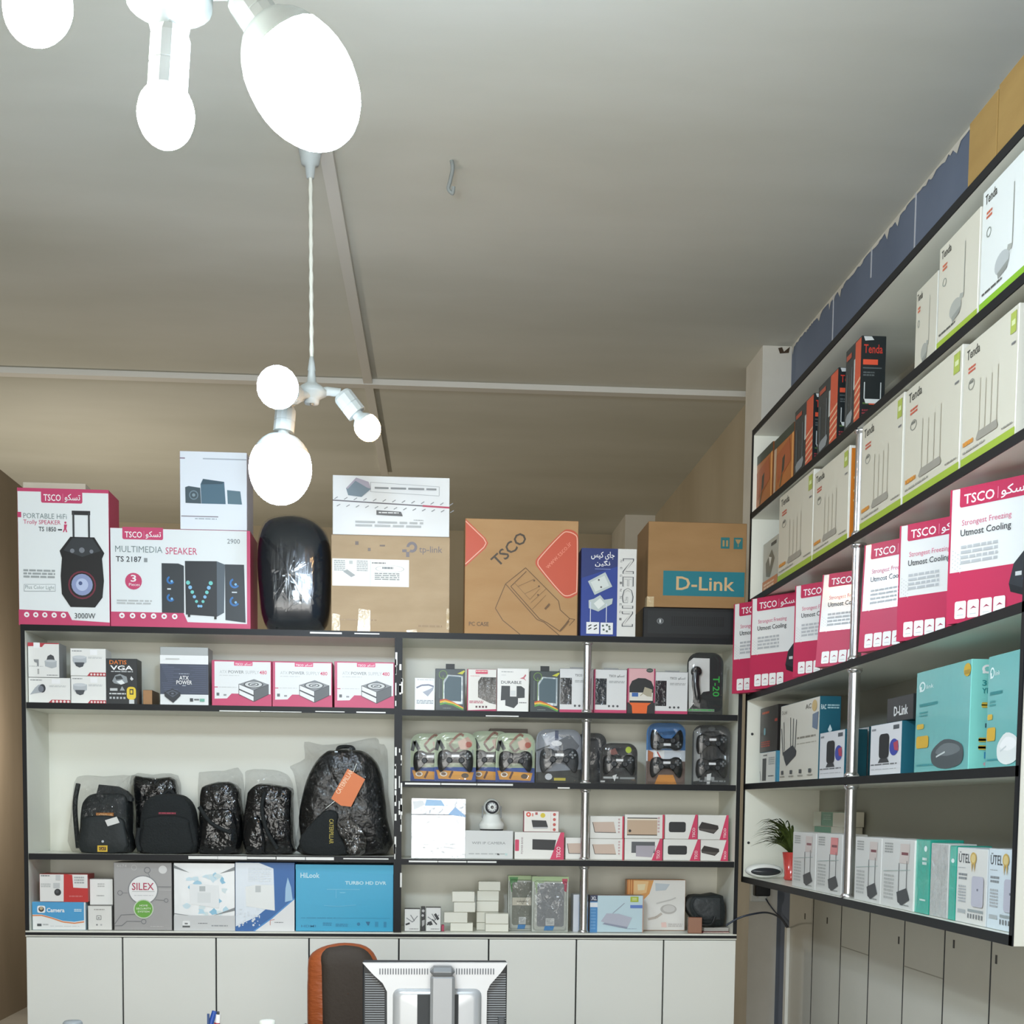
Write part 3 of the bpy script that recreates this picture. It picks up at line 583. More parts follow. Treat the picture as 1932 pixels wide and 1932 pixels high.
for i in range(13): f.L(738+i*70, 478+i*2.2, 762+i*70, 462+i*2.2, 6, '#8b8f92'); f.L(755+i*69, 530+i*2.2, 780+i*69, 515+i*2.2, 6, '#8b8f92')
f.PL([(1000, 352), (1500, 372), (1500, 438), (1000, 420), (1000, 352)], 3, '#a9adae').at('lettering').G(1030, 385, 1480, 408, 1, '#8c9091', 4).G(890, 632, 1385, 682, 2, '#b0b4b4').G(1315, 615, 1385, 625, 1, '#b0b4b4')
f.at('label').P([(1043, 553), (1222, 560), (1236, 592), (1043, 586)], '#5b5d5e').G(1060, 565, 1205, 580, 1, '#dcdede').at('product_picture').P([(822, 400), (895, 322), (985, 350), (1003, 400), (935, 460), (838, 450)], '#74858f').P([(895, 322), (985, 350), (1003, 400), (975, 392), (890, 345), (835, 405), (822, 400)], '#a9a3b0')
OR = '#c4543a'
t = zbk(3, (90, 268, 800, 997), 'pc_case_carton', 'tan computer case carton with two orange corner patches, middle of the top row', 'box', S_TOP, .2, front=mottled('tan_cardboard', '#b08a60', '#b8946a', 4, .75, (1, 1, 3), .05), side='#a98055')
f = t.F; br = '#6d5133'
f.P([(92, 272), (215, 388), (234, 420), (218, 452), (92, 572)], OR).PL([(92, 286), (205, 392), (221, 420), (207, 447), (92, 556)], 6, '#e9b59c')
dm = spl([(737, 322), (790, 345), (800, 420), (800, 700), (790, 735), (740, 757), (690, 730), (556, 580), (532, 535), (556, 490), (690, 345)], 3); f.P(dm, OR); cx_, cy_ = 680, 540; ins = [(cx_+(x-cx_)*.9+(6 if x > 780 else 0), cy_+(y-cy_)*.93) for x, y in dm]; f.PL(ins+[ins[0]], 6, '#e9b59c')
f.at('lettering').TV('www.tsco.ir', (612, 575), (150, -160), (-22, -20), '#e08a72').TV('TSCO', (298, 572), (188, -182), (-52, -52), '#463a2b', 1).T('PC CASE', 118, 918, 242, 944, '#5c4630', 1)
f.at('product_picture').PL([(470, 570), (345, 675), (283, 830), (330, 905), (440, 992)], 5, br).PL([(345, 675), (545, 895), (590, 912), (690, 995)], 5, br).PL([(470, 570), (680, 775), (692, 832), (752, 885), (692, 968), (610, 915), (560, 890), (378, 690), (475, 592)], 5, br).PL([(752, 885), (785, 890), (750, 930)], 4, br).PL([(400, 665), (500, 770), (560, 700)], 3, '#8a6a45')
for a, c in (((420, 690), (525, 640)), ((465, 735), (560, 685)), ((505, 790), (600, 700)), ((515, 830), (600, 740))): f.L(*a, *c, 3, '#8a6a45')
for x, y in ((525, 650), (555, 685), (550, 740)): f.C(x, y, 6, br)
f.P([(590, 825), (620, 790), (628, 800), (600, 833)], br).P([(690, 960), (745, 895), (750, 905), (695, 970)], br)
t = zbk(3, (820, 450, 1165, 1010), 'bracket_box', 'narrow blue and white bracket box with Persian title, on top of the shelving', 'box', S_TOP, .12, front='#2b4290', side='#2b3f86')
f = t.F; f.R(1048, 450, 1165, 1010, '#dcdcd8'); f.P([(820, 450), (1048, 450), (1048, 560), (820, 640)], '#27356f')
f.at('lettering').T('\uFEB2\uFBFF\uFB90 \uFBFC\uFE8E\uFE9F', 880, 470, 1027, 520, '#eef0f2', 1).T('\uFEE6\uFBFF\uFB95\uFEE7', 905, 525, 1000, 566, '#eef0f2', 1).R(905, 578, 1003, 582, '#7c8cc4').TV('NEGIN', (1078, 510), (0, 432), (72, 0), '#4b4f54', 1).TV('NEGIN', (1084, 514), (0, 424), (60, 0), '#d2d2ce')
for i in range(9): f.TV('NEGIN'[i % 5], (1062, 520+i*46), (0, 14), (14, 0), '#777')
f.at('product_picture').P([(862, 660), (970, 600), (1015, 690), (905, 745)], '#b9c4c2').P([(880, 665), (965, 622), (995, 685), (910, 725)], '#d3dad6').C(930, 650, 6, '#555').C(945, 695, 6, '#555').P([(868, 780), (900, 770), (940, 745), (965, 775), (1020, 765), (1015, 800), (930, 850), (870, 830)], '#b9c4c2').P([(900, 800), (940, 765), (970, 800), (930, 835)], '#dfe4e0').R(878, 790, 883, 918, '#cfd6e6').R(978, 800, 983, 918, '#cfd6e6')
f.R(856, 918, 936, 992, '#e8eaec').R(945, 920, 1023, 994, '#e8eaec')
for x, y in ((868, 945), (903, 945), (868, 965), (903, 965)): f.L(x, y, x+20, y-10, 7, '#26282c')
for x, y in ((960, 940), (985, 935), (1002, 960), (965, 965), (985, 975), (1000, 945)): f.C(x, y, 7, '#5b6a62')
tJ = t = bk('desktop_computer', 'black desktop computer case lying flat at right end on top of the shelving', 'computer', (1213, 1147, 1404, 1211), S_TOP, .3, Y=6.04, fr=(1210, 820, 1850, 1045), front='#1b1d1f', bev=.004)
f = t.F; f.R(1240, 845, 1850, 1010, '#232628'); f.at('grille')
for r in range(7):
    for c in range(24): f.R(1390+c*14, 885+r*10, 1398+c*14, 891+r*10, '#0e0f10'); f.lay -= 1
f.lay += 1; f.at('power_button').C(1318, 920, 22, '#6d7173').C(1318, 920, 15, '#3b3e40').R(1312, 908, 1324, 932, '#c9cccc')
t = zbk(3, (1240, 285, 1858, 815), 'carton', 'large brown carton with a teal brand panel, on the flat black computer case', 'box', tJ.top+.0005, .31, Y=6.04, front=mottled('ochre_cardboard', '#9a7850', '#a48158', 4, .75, (1, 1, 3), .05), side='#80603f')
f = t.F; f.at('logo_panel').R(1338, 588, 1850, 742, '#1c7683').T('D-Link', 1420, 622, 1788, 706, '#cfae80', 1)
f.at('handling_mark').R(1695, 374, 1750, 443, '#2a6f72').R(1706, 392, 1718, 430, '#a88a5c').R(1728, 392, 1740, 430, '#a88a5c').R(1776, 374, 1832, 444, '#2a6f72').P([(1785, 385), (1823, 385), (1810, 410), (1798, 410)], '#a88a5c').R(1802, 408, 1806, 432, '#a88a5c')
t.part('tape').box((-t.w/2-.0015, -.002, .0), (-t.w/2+.03, .05, .045), TAPE)

# ---- upper left shelf: cameras, cable, power supplies
RED = '#b23a44'
def cam_box(k, r, name, label, zb, dome, **kw):
    t = zbk(k, r, name, label, 'box', zb, .11, front='#e6e6e2', side='#cfcfcb', **kw); f = t.F; x0, y0, x1, y1 = r; w, h = x1-x0, y1-y0
    f.at('lettering').G(x0+w*.05, y0+h*.08, x0+w*.33, y0+h*.14, 1, '#8d9090').G(x0+w*.5, y0+h*.3, x1-w*.1, y0+h*.38, 2, '#c2c4c2').at(None).P([(x1-w*.53, y1), (x1-w*.45, y1-h*.13), (x1, y1-h*.13), (x1, y1)], RED).at('icon_row')
    for i in range(5): f.C(x1-w*(.41-.09*i), y1-h*.06, w*.03, '#e8d8d6')
    f.at('sticker').R(x0+w*.56, y0+h*.05, x0+w*.76, y0+h*.24, '#f6f6f3').at('product_picture')
    if dome: cx, cy = x0+w*.26, y0+h*.42; f.P([(cx-w*.19, cy-h*.12), (cx+w*.2, cy-h*.12), (cx+w*.2, cy+h*.08), (cx+w*.12, cy+h*.16), (cx-w*.14, cy+h*.16), (cx-w*.19, cy+h*.05)], '#b3b8bc').P([(cx-w*.14, cy+h*.09), (cx+w*.14, cy+h*.09), (cx+w*.1, cy+h*.24), (cx, cy+h*.28), (cx-w*.1, cy+h*.22)], '#4a4f54').C(cx, cy-h*.1, w*.19, '#c6cacd', h*.06)
    else:
        f.P([(255, 600), (300, 540), (330, 515), (380, 510), (390, 555), (350, 580), (290, 590)], '#a9aeb3').C(365, 545, 28, '#3a3d42', 36).C(352, 550, 24, '#767b84', 28)
    return t
t1 = cam_box(4, (240, 454, 610, 668), 'camera_box', 'white camera box showing a bullet camera, below the dome camera box at far left', S_A, 0)
t = zbk(4, (240, 150, 515, 440), 'camera_box', 'white dome camera box with a red top corner, stacked at far left of upper shelf', 'box', t1.top+.0005, .12, fr=(205, 150, 515, 440), front='#e3e3df', side='#8f9090')
f = t.F; f.P([(205, 150), (262, 150), (262, 180), (205, 182)], RED).P([(325, 152), (512, 152), (515, 160), (372, 160), (345, 186), (325, 186)], RED).R(262, 150, 325, 195, '#f6f6f3').at('lettering').G(390, 416, 500, 427, 1, '#8d9090').G(215, 345, 355, 352, 1, '#b5b7b5').G(298, 370, 315, 415, 4, '#888')
f.at('product_picture').P([(370, 300), (490, 300), (488, 350), (440, 362), (375, 345)], '#aeb3b6').P([(388, 298), (400, 262), (430, 247), (460, 260), (472, 298)], '#45484c').C(430, 300, 58, '#c4c8ca', 10).P([(262, 290), (312, 290), (312, 345), (296, 345), (294, 318), (270, 312)], '#8b8e90')
t2 = cam_box(4, (615, 440, 920, 678), 'camera_box', 'white dome camera box, lower one of the pair beside the black cable box', S_A, 1)
cam_box(4, (610, 200, 918, 437), 'camera_box', 'white dome camera box, upper one of the pair beside the black cable box', t2.top+.0005, 1)
t = zbk(4, (922, 288, 1190, 697), 'cable_box', 'black display cable box with white lettering and a yellow plug, upper left shelf', 'box', S_A, .1, front='#2a2e31', side='#383c3f')
f = t.F; f.at('lettering').T('DATIS', 952, 303, 1100, 340, '#d9782f', 1).T('VGA', 958, 350, 1155, 392, '#f2f2f2', 2).G(965, 400, 1155, 415, 1, '#b8bcbe').G(948, 597, 1092, 618, 1, '#c9cccc').at(None)
for i in range(5): f.R(950+i*30, 632, 968+i*30, 650, '#b8bcbe')
f.at('product_picture').P([(975, 490), (1000, 440), (1040, 425), (1100, 450), (1110, 500), (1050, 522), (990, 510)], '#8f9699').P([(1010, 495), (1060, 480), (1085, 510), (1050, 522)], '#e4e8e8').P([(1000, 450), (1050, 440), (1070, 470), (1010, 480)], '#3a3f42').P([(1130, 470), (1140, 445), (1160, 470), (1145, 485)], '#d7dada').R(955, 555, 1020, 578, '#c4c8c8').P([(1040, 575), (1060, 535), (1085, 575)], '#9aa0a2').at('yellow_plug').RR(1100, 540, 1180, 655, 30, '#e6c83c').R(1125, 560, 1158, 610, '#2a2e31').R(1120, 655, 1165, 692, '#cfd2d2').R(1132, 570, 1150, 600, '#e6c83c')
zbk(4, (1240, 560, 1322, 700), 'carton', 'small brown carton between the black cable box and the grey power box', 'box', S_A, .16, Y=6.1, front='#a87c50', side='#6f5238')
t = zbk(4, (1390, 188, 1808, 708), 'power_supply_box', 'grey and white computer power supply box, upper left shelf, with dark blue middle', 'box', S_A, .13, front='#a9adac', side='#8f9290')
f = t.F; f.R(1390, 262, 1808, 340, '#e9ebea').R(1390, 340, 1808, 612, '#424a5c').R(1390, 612, 1808, 708, '#dfe2e2')
for i in range(14): f.R(1400+i*7 % 60, 350+i*18, 1460+(i*53) % 110, 353+i*18, '#66708a'); f.R(1640+(i*37) % 60, 358+i*18, 1790, 361+i*18, '#5b6580')
f.at('lettering').R(1440, 290, 1560, 300, '#c4c6c4').G(1555, 425, 1645, 435, 1, '#aab2c0').T('ATX', 1557, 446, 1640, 482, '#f0f2f4', 1).T('POWER', 1532, 487, 1668, 523, '#f0f2f4', 1).R(1582, 530, 1614, 537, '#aab2c0').R(1648, 645, 1676, 675, '#3a3f44').G(1685, 650, 1730, 672, 1, '#5a6064').R(1735, 648, 1776, 674, '#6fae9a')
f.at('product_picture').P([(1425, 595), (1498, 562), (1567, 597), (1567, 625), (1503, 690), (1430, 632)], '#2c3138').P([(1440, 598), (1498, 572), (1552, 600), (1500, 640)], '#4f5663').C(1498, 606, 30, '#2c3138', 16).C(1498, 606, 12, '#6b7280', 7)
def psu_box(dx, dy, label):
    r = (94+dx, 320+dy, 640+dx, 758+dy); t = zbk(5, r, 'power_supply_box', label, 'box', S_A, .14, front=PK, side='#b23a5c', group='pink power supply boxes'); f = t.F; q = lambda *p: [(x+dx, y+dy) for x, y in p]; R = lambda x0, y0, x1, y1, c: f.R(x0+dx, y0+dy, x1+dx, y1+dy, c)
    R(120, 332, 630, 700, '#e2e5e5'); f.P(q((120, 690), (232, 686), (275, 638), (640, 640), (640, 756), (120, 756)), PK); badge(f, 298+dx, 330+dy, 466+dx, 370+dy, '#d5507a', 6)
    T = lambda s, x0, y0, x1, y1, c, b=0: f.T(s, x0+dx, y0+dy, x1+dx, y1+dy, c, b)
    f.at('lettering'); T('ATX', 167, 416, 234, 445, '#b8bcbc'); T('POWER', 246, 416, 388, 445, '#8b9090', 1); T('SUPPLY', 402, 416, 526, 447, '#b8bcbc'); T('480', 530, 414, 596, 450, '#d2486e', 1)
    f.G(165+dx, 462+dy, 345+dx, 472+dy, 1, '#c9cccc'); R(120, 574, 150, 582, PK); f.G(160+dx, 574+dy, 320+dx, 584+dy, 1, '#c9cccc'); R(138, 632, 163, 660, '#66696c'); R(202, 645, 228, 660, '#8d9092')
    f.at('product_picture').P(q((342, 546), (480, 496), (614, 546), (478, 606)), '#85898c').P(q((342, 550), (478, 606), (478, 712), (342, 645)), '#e4e6e6').P(q((478, 606), (614, 548), (614, 640), (478, 712)), '#5c6063').PL(q((342, 546), (478, 604), (614, 546)), 5, '#3c3f42').PL(q((342, 546), (342, 645), (478, 712), (614, 640)), 5, '#3c3f42').L(478+dx, 606+dy, 478+dx, 712+dy, 5, '#3c3f42')
    f.P(q((342, 590), (478, 650), (478, 665), (342, 602)), '#3c3f42').C(475+dx, 548+dy, 90, '#4a4d50', 34).C(475+dx, 548+dy, 78, '#c9cccc', 28).C(475+dx, 548+dy, 50, '#5c6063', 18).C(475+dx, 548+dy, 36, '#c9cccc', 12).L(455+dx, 552+dy, 495+dx, 544+dy, 8, '#3c3f42')
psu_box(0, 0, 'pink and white power supply box, leftmost of the three, beside the grey power box')
psu_box(552, 10, 'pink and white power supply box, middle of the three on the upper left shelf')
psu_box(1118, 12, 'pink and white power supply box, rightmost of the three, against the black divider')

# ---- upper right shelf: small accessories
t = zbk(6, (222, 465, 418, 778), 'adapter_box', 'small white adapter box, first from the divider on the upper right shelf', 'box', S_AR, .05, Y=6.07, front='#eceeed')
f = t.F; f.at('lettering').G(245, 480, 400, 490, 1, '#b9c2cc').G(240, 675, 405, 715, 3, '#9aa3ad').at('product_picture').PL([(238, 560), (290, 535), (360, 530), (408, 545)], 14, '#7c8296').P([(300, 600), (370, 570), (410, 545), (400, 580), (350, 640)], '#a7aebc')
def mob_box(dx, dy, label):
    r = (424+dx, 375+dy, 716+dx, 785+dy); t = zbk(6, r, 'accessory_pack', label, 'box', S_AR, .045, Y=6.07, front='#3b4446', side='#2c3335', group='dark windowed accessory packs'); f = t.F; q = lambda *p: [(x+dx, y+dy) for x, y in p]
    f.at('window').P(q((540, 432), (695, 440), (695, 715), (500, 705), (500, 500)), mat('#8ea0a8', .08, coat=1, spec=.8, bump=.25, bscale=14)).P(q((555, 445), (680, 452), (680, 690), (515, 680), (515, 510)), '#4b5f68')
    f.at(None).O_(500+dx, 432+dy, 42, 6, '#6f9440').L(500+dx, 440+dy, 500+dx, 690+dy, 5, '#6f9440').P(q((640, 420), (705, 388), (716, 395), (690, 428)), '#c3c43e')
    for c, o in (('#c8562f', 0), ('#e0b93a', 14), ('#5c9a48', 34)): f.PL(q((470, 685+o), (520, 672+o), (600, 700+o*.6), (700, 752+o*.4)), 16, c)
    f.at('lettering').L(465+dx, 660+dy, 465+dx, 470+dy, 12, '#55605e').G(500+dx, 752+dy, 580+dx, 762+dy, 1, '#7f8a86')
    t.part('hang_tab').box((-t.w/2+t.w*.35, .004, t.h), (-t.w/2+t.w*.65, .006, t.h+.022), mat('#26292b'))
mob_box(0, 0, 'dark pack with clear window and rainbow stripe, next to the small white adapter box')
t = zbk(6, (738, 378, 1028, 805), 'holder_box', 'white box with a dark red edge and black phone holder in its cut-out', 'box', S_AR, .05, Y=6.07, front='#e2e0da', side='#8f2f45')
f = t.F; f.R(738, 378, 748, 805, '#a83252').P([(745, 790), (1028, 775), (1028, 805), (745, 805)], '#b03a5e').at('lettering').RR(820, 388, 940, 426, 6, '#cf4d66').G(825, 398, 935, 410, 1, '#eed').G(770, 445, 860, 452, 1, '#c77').G(760, 695, 900, 725, 2, '#b96a78').at(None)
for i in range(4): f.R(822+i*32, 745, 840+i*32, 765, '#5c3a40')
f.at('window').P([(845, 500), (875, 458), (1022, 458), (1022, 728), (960, 715), (845, 660)], mat('#1e2122', .15, coat=.8, bump=.7, bscale=35))
t = zbk(6, (1034, 372, 1344, 805), 'holder_box', 'white durable phone holder box with a small red bird mark', 'box', S_AR, .05, Y=6.06, front='#e9e9e6')
f = t.F; f.at('lettering').T('DURABLE', 1072, 495, 1273, 524, '#55585b', 1).G(1075, 402, 1190, 416, 1, '#a9acac').G(1075, 436, 1120, 444, 1, '#c2c4c4').at(None).P([(1255, 470), (1290, 455), (1310, 425), (1318, 440), (1300, 465), (1320, 495), (1295, 475)], '#c6707a').at('product_picture').P([(1075, 545), (1160, 545), (1160, 650), (1225, 650), (1225, 545), (1270, 545), (1305, 570), (1305, 660), (1240, 665), (1240, 720), (1200, 765), (1115, 740), (1115, 685), (1070, 690)], '#3c4043').R(1165, 590, 1215, 640, '#d9dbdb').G(1250, 705, 1325, 720, 1, '#777')
mob_box(932, 22, 'dark pack with clear window and rainbow stripe, right of the durable holder box')
def grey_box(k, r, win, label, Y, spine):
    t = zbk(k, r, 'headset_box', label, 'box', S_AR, .05, Y=Y, front='#d6d8d8', side='#c4c6c6', left='#a8325a' if spine else None, group='pale grey boxes with a pink foot'); f = t.F; x0, y0, x1, y1 = r; w = x1-x0; h = y1-y0
    f.R(x0, y1-h*.085, x1, y1, PK).R(x0, y0, x1, y0+h*.012, '#8b8e8e')
    if spine: f.R(x0, y0, x0+w*.035, y1, '#a8325a')
    f.at('window').P([(win[0], y0+h*.21), (win[1], y0+h*.21), (win[1], y0+h*.8), (win[0], y0+h*.8)], mat('#2a2e31', .12, coat=1, bump=.6, bscale=30)); xa = win[1]+w*.06
    f.at('lettering').T('TSCO', x0+w*.45, y0+h*.125, x0+w*.66, y0+h*.175, '#54585b', 1).T(TSK, x0+w*.7, y0+h*.12, x0+w*.92, y0+h*.185, '#54585b', 1).G(x0+w*.45, y0+h*.26, x0+w*.93, y0+h*.32, 2, '#a5a8a8').at('icon_row')
    for i in range(3): f.C(x0+w*(.46+.13*i), y0+h*.83, w*.035, '#4a4d50')
    t.part('hang_tab').box((-.03, .004, t.h), (.035, .006, t.h+.006), mat('#8f9292'))
grey_box(6, (1650, 372, 1980, 812), (1655, 1768), 'pale grey headset box with a pink foot, half behind the chrome post', 6.07, 0)
grey_box(7, (318, 380, 640, 825), (330, 440), 'pale grey headset box with a pink foot and crimson spine, right of chrome post', 6.05, 1)
t = zbk(7, (645, 372, 918, 838), 'card_reader_pack', 'pink-topped pack with a black dome and bright orange front, upper right shelf', 'pack', S_AR, .05, Y=6.05, front='#d7a9ad', side='#9c3350')
f = t.F; f.R(645, 372, 658, 838, '#a8325a').R(905, 372, 918, 838, '#a8325a').R(645, 720, 918, 838, '#2b2a2c').at('black_dome').P([(668, 720), (664, 560), (690, 500), (750, 470), (820, 472), (880, 500), (904, 560), (904, 720)], '#232527').at('product_picture').R(668, 618, 896, 700, '#d9d6cc').R(690, 620, 752, 660, '#3b64a6').P([(800, 615), (815, 560), (890, 585), (885, 660), (840, 655), (800, 630), (775, 655), (770, 650)], '#a7a08a').at('orange_card').P([(662, 722), (880, 722), (845, 752), (838, 836), (698, 836), (690, 752)], '#e0662a').at('sticker').C(862, 391, 34, '#4a4f4c', 22).C(862, 391, 26, '#6d746c', 5)
grey_box(7, (918, 405, 1240, 838), (922, 1030), 'pale grey headset box with a pink foot, between the orange pack and tall blister', 6.055, 0)
GRN = '#35b04a'
o = onY(1331, 1300, 6.06); t = Thing('headset_pack', 'tall black blister pack with bright green lettering at right end of upper shelf', 'pack', (o.x, 6.06, S_AR)); w = onY(1365, 1300, 6.06).x-onY(1297, 1300, 6.06).x; h = onY(1330, 1231, 6.06).z-S_AR
out = rrect(-w/2, .001, w/2, h, .05, 6, (0, 0, 1, 1)); out = [(x, z) for x, z in out]
t.body.prism(out, .012, .004, mat('#1f2526', .4)); F_ = Face(t, (1280, 205, 1590, 838), (-w/2, .0115, h), (w, 0, 0), (0, 0, -h), (0, -1, 0))
F_.P([(1290, 300), (1330, 260), (1470, 262), (1475, 590), (1420, 600), (1300, 780)], '#d9dbd9').at('lettering').TV('T-20', (1502, 440), (0, 205), (58, 0), GRN, 1).R(1290, 772, 1520, 800, '#7d8f80').G(1300, 778, 1515, 795, 1, GRN)
t.part('headset').tube(spl3([(-.045, -.005, h*.72), (-.047, -.008, h*.5), (-.04, -.008, h*.32), (-.04, 0, h*.2)]), [.012]*1+[.017]*18, mat('#232629', .3, coat=.5), 12)
t.part('headset').lathe([(0, -.02), (.02, -.016), (.026, 0), (.02, .014), (0, .018)], mat('#1b1d1f', .25, coat=.6), (-.043, -.004, h*.69), (0, -1, 0), 18)
t.part('blister').pillow([(x*.97, z) for x, z in out], -.02, .034, BLISTER, ((1, 1), (.97, .6), (.93, -.7), (.9, -1), (.5, -1), (.01, -1)) if 0 else ((1, 0), (.98, .6), (.93, .95), (.5, 1), (.01, 1)))

# ---- middle left shelf: backpacks in polythene
ZOOM[12] = (130, 1450, 7.728)
FLAT = ((1, 0), (.99, .5), (.96, .82), (.9, 1), (.5, 1), (.01, 1))
def bag(k, pts, Y, d, zb, name, label, cat, m, jit=0, sm=3, film=None, fm=None, group=None):
    xs = [p[0] for p in pts]; o = onY(*zp(k, (min(xs)+max(xs))/2, max(p[1] for p in pts)), Y)
    t = Thing(name, label, cat, (o.x, Y, zb), group=group); q = zl(k, pts, Y, t.loc); mz = min(p[1] for p in q); t.k, t.Y, t.mz = k, Y, mz
    q = [(x, z-mz+.001) for x, z in q]; t.body.pillow(spl(q, sm), 0, d, m, FLAT, jit, zmin=.001); t.out = q
    if film: t.part('plastic_bag').pillow(spl([(x, max(.0012, z-mz+.001)) for x, z in zl(k, film, Y, t.loc)], 3), -.012, d+.02, fm or HAZE_FILM, FLAT, .0018, zmin=.001)
    return t
def bz(t, pts): return [(x, z-t.mz+.001) for x, z in zl(t.k, pts, t.Y, t.loc)]
def patch(t, part, pts, m, y=-.003, th=.003): t.part(part).prism(bz(t, pts), y, th, mat(m, .6) if isinstance(m, str) else m)
def bface(t, part, r, y):
    a, c = bz(t, [(r[0], r[1]), (r[2], r[3])]); f = Face(t, r, (a[0], y, a[1]), (c[0]-a[0], 0, 0), (0, 0, c[1]-a[1]), (0, -1, 0)); return f.at(part)
DKF = mat('#24292a', .6, bump=.1, bscale=70)
t = bag(12, [(150, 1272), (138, 900), (160, 600), (215, 480), (310, 410), (500, 395), (760, 400), (848, 480), (866, 700), (860, 1000), (866, 1272)], 6.06, .14, S_L2, 'backpack', 'dark grey backpack with yellow badge and white tag in clear plastic, leftmost on its shelf', 'backpack', DKF, film=[(22, 1275), (15, 700), (60, 230), (180, 140), (450, 150), (870, 135), (875, 200), (878, 700), (878, 1275)], group='backpacks on the long shelf')
t.part('top_panel').prism(bz(t, [(380, 430), (420, 272), (680, 300), (820, 370), (905, 470), (900, 520)][::-1]), .02, .05, DKF)
t.part('front_pocket').pillow(spl(bz(t, [(190, 1262), (190, 900), (230, 760), (480, 720), (760, 760), (830, 900), (830, 1262)]), 3), -.02, .05, DKF, FLAT)
patch(t, 'brand_strip', [(400, 740), (655, 740), (655, 685), (400, 685)], '#a8692c', -.006); bface(t, 'brand_strip', (400, 685, 655, 740), -.0062).T('CATERPILLAR', 410, 697, 645, 730, '#e8c08a', 1)
patch(t, 'price_tag', [(585, 882), (757, 830), (715, 742), (545, 795)], '#dcdcd8', -.026)
t.part('round_logo').lathe([(0, 0), (.004, 0)], mat('#c9cdd4'), (bz(t, [(510, 1103)])[0][0], -.022, bz(t, [(510, 1103)])[0][1]), (0, -1, 0), 16); t.part('round_logo').lathe([(0, .002), (.0055, .002), (.0055, 0)], mat('#c9cdd4'), (bz(t, [(510, 1103)])[0][0], -.021, bz(t, [(510, 1103)])[0][1]), (0, -1, 0), 16)
patch(t, 'yellow_badge', [(435, 1252), (580, 1252), (580, 1160), (435, 1160)], '#d9b43a', -.024); f = bface(t, 'yellow_badge', (435, 1160, 580, 1252), -.0245); f.R(460, 1180, 560, 1232, '#3a2c14').T('CAT', 468, 1188, 552, 1226, '#d9a43a', 1)
t.part('strap').tube(spl3([(bz(t, [(60, 200)])[0][0], .09, bz(t, [(60, 260)])[0][1]), (bz(t, [(30, 600)])[0][0], .07, bz(t, [(30, 600)])[0][1]), (bz(t, [(60, 1150)])[0][0], .09, .02)]), .011, DKF, 8)
bag(12, [(1010, 1270), (960, 700), (925, 195), (1060, 172), (1250, 190), (1530, 215), (1570, 700), (1500, 1270)], 6.235, .09, S_L2, 'backpack', 'black backpack in shiny plastic standing behind the bare black backpack', 'backpack', WRAP, film=[(1000, 1270), (910, 600), (905, 150), (1200, 140), (1560, 150), (1590, 600), (1520, 1270)], group='backpacks on the long shelf')
t = bag(12, [(1012, 1272), (1005, 950), (1040, 620), (1140, 460), (1300, 405), (1500, 400), (1660, 440), (1775, 570), (1828, 800), (1828, 1272)], 6.06, .15, S_L2, 'backpack', 'bare matt black backpack with a small red logo strip, second on backpack shelf', 'backpack', FABRIC, group='backpacks on the long shelf')
t.part('front_pocket').pillow(spl(bz(t, [(1080, 1262), (1080, 900), (1120, 760), (1420, 720), (1720, 760), (1770, 900), (1770, 1262)]), 3), -.018, .05, FABRIC, FLAT)
patch(t, 'logo_strip', [(1310, 708), (1565, 708), (1565, 668), (1310, 668)], '#4a1c26', -.005); bface(t, 'logo_strip', (1310, 668, 1565, 708), -.0054).G(1315, 676, 1560, 700, 1, '#b0304a')
t.part('strap').tube(spl3([(bz(t, [(1030, 900)])[0][0], .0, bz(t, [(1030, 900)])[0][1]), (bz(t, [(1000, 1080)])[0][0], -.005, bz(t, [(1000, 1080)])[0][1]), (bz(t, [(1040, 1262)])[0][0], -.01, .012)]), .01, FABRIC, 8)
t.part('top_handle').tube(spl3([(bz(t, [(1330, 420)])[0][0], .06, bz(t, [(1330, 420)])[0][1]), (bz(t, [(1420, 370)])[0][0], .06, bz(t, [(1420, 350)])[0][1]), (bz(t, [(1510, 420)])[0][0], .06, bz(t, [(1510, 420)])[0][1])]), .008, FABRIC, 8)
def side_bag(pts, Y, label, pocket, straps, film):
    t = bag(9, pts, Y, .16, S_L2, 'backpack', label, 'backpack', WRAP, .002, film=film, group='backpacks on the long shelf')
    t.part('front_pocket').pillow(spl(bz(t, pocket), 3), -.022, .06, WRAP, FLAT, .003)
    for i, s in enumerate(straps): t.part('strap#%d' % i).tube(spl3([(q[0], -.024, q[1]) for q in bz(t, s)]), .009, FABRIC, 8)
side_bag([(-126, 1130), (-128, 900), (-122, 620), (-100, 520), (0, 480), (130, 470), (220, 520), (243, 640), (244, 1130)], 6.08, 'black backpack crumpled in shiny polythene, third on backpack shelf beside the bare one', [(-92, 1120), (-95, 950), (-80, 760), (60, 720), (205, 760), (225, 1120)], [[(-110, 700), (0, 850), (180, 940)]], [(-128, 1135), (-132, 800), (-130, 430), (-100, 380), (100, 370), (247, 400), (248, 1135)])
side_bag([(296, 1130), (298, 640), (360, 510), (470, 480), (600, 500), (715, 530), (718, 640), (719, 1000), (716, 1130)], 6.07, 'black backpack crumpled in shiny polythene, fourth on backpack shelf against the largest one', [(320, 1120), (320, 850), (420, 780), (470, 900), (480, 1120)], [[(490, 560), (460, 700), (500, 900), (600, 1080)]], [(293, 1135), (291, 500), (310, 360), (500, 355), (630, 380), (715, 480), (723, 800), (720, 1135)])
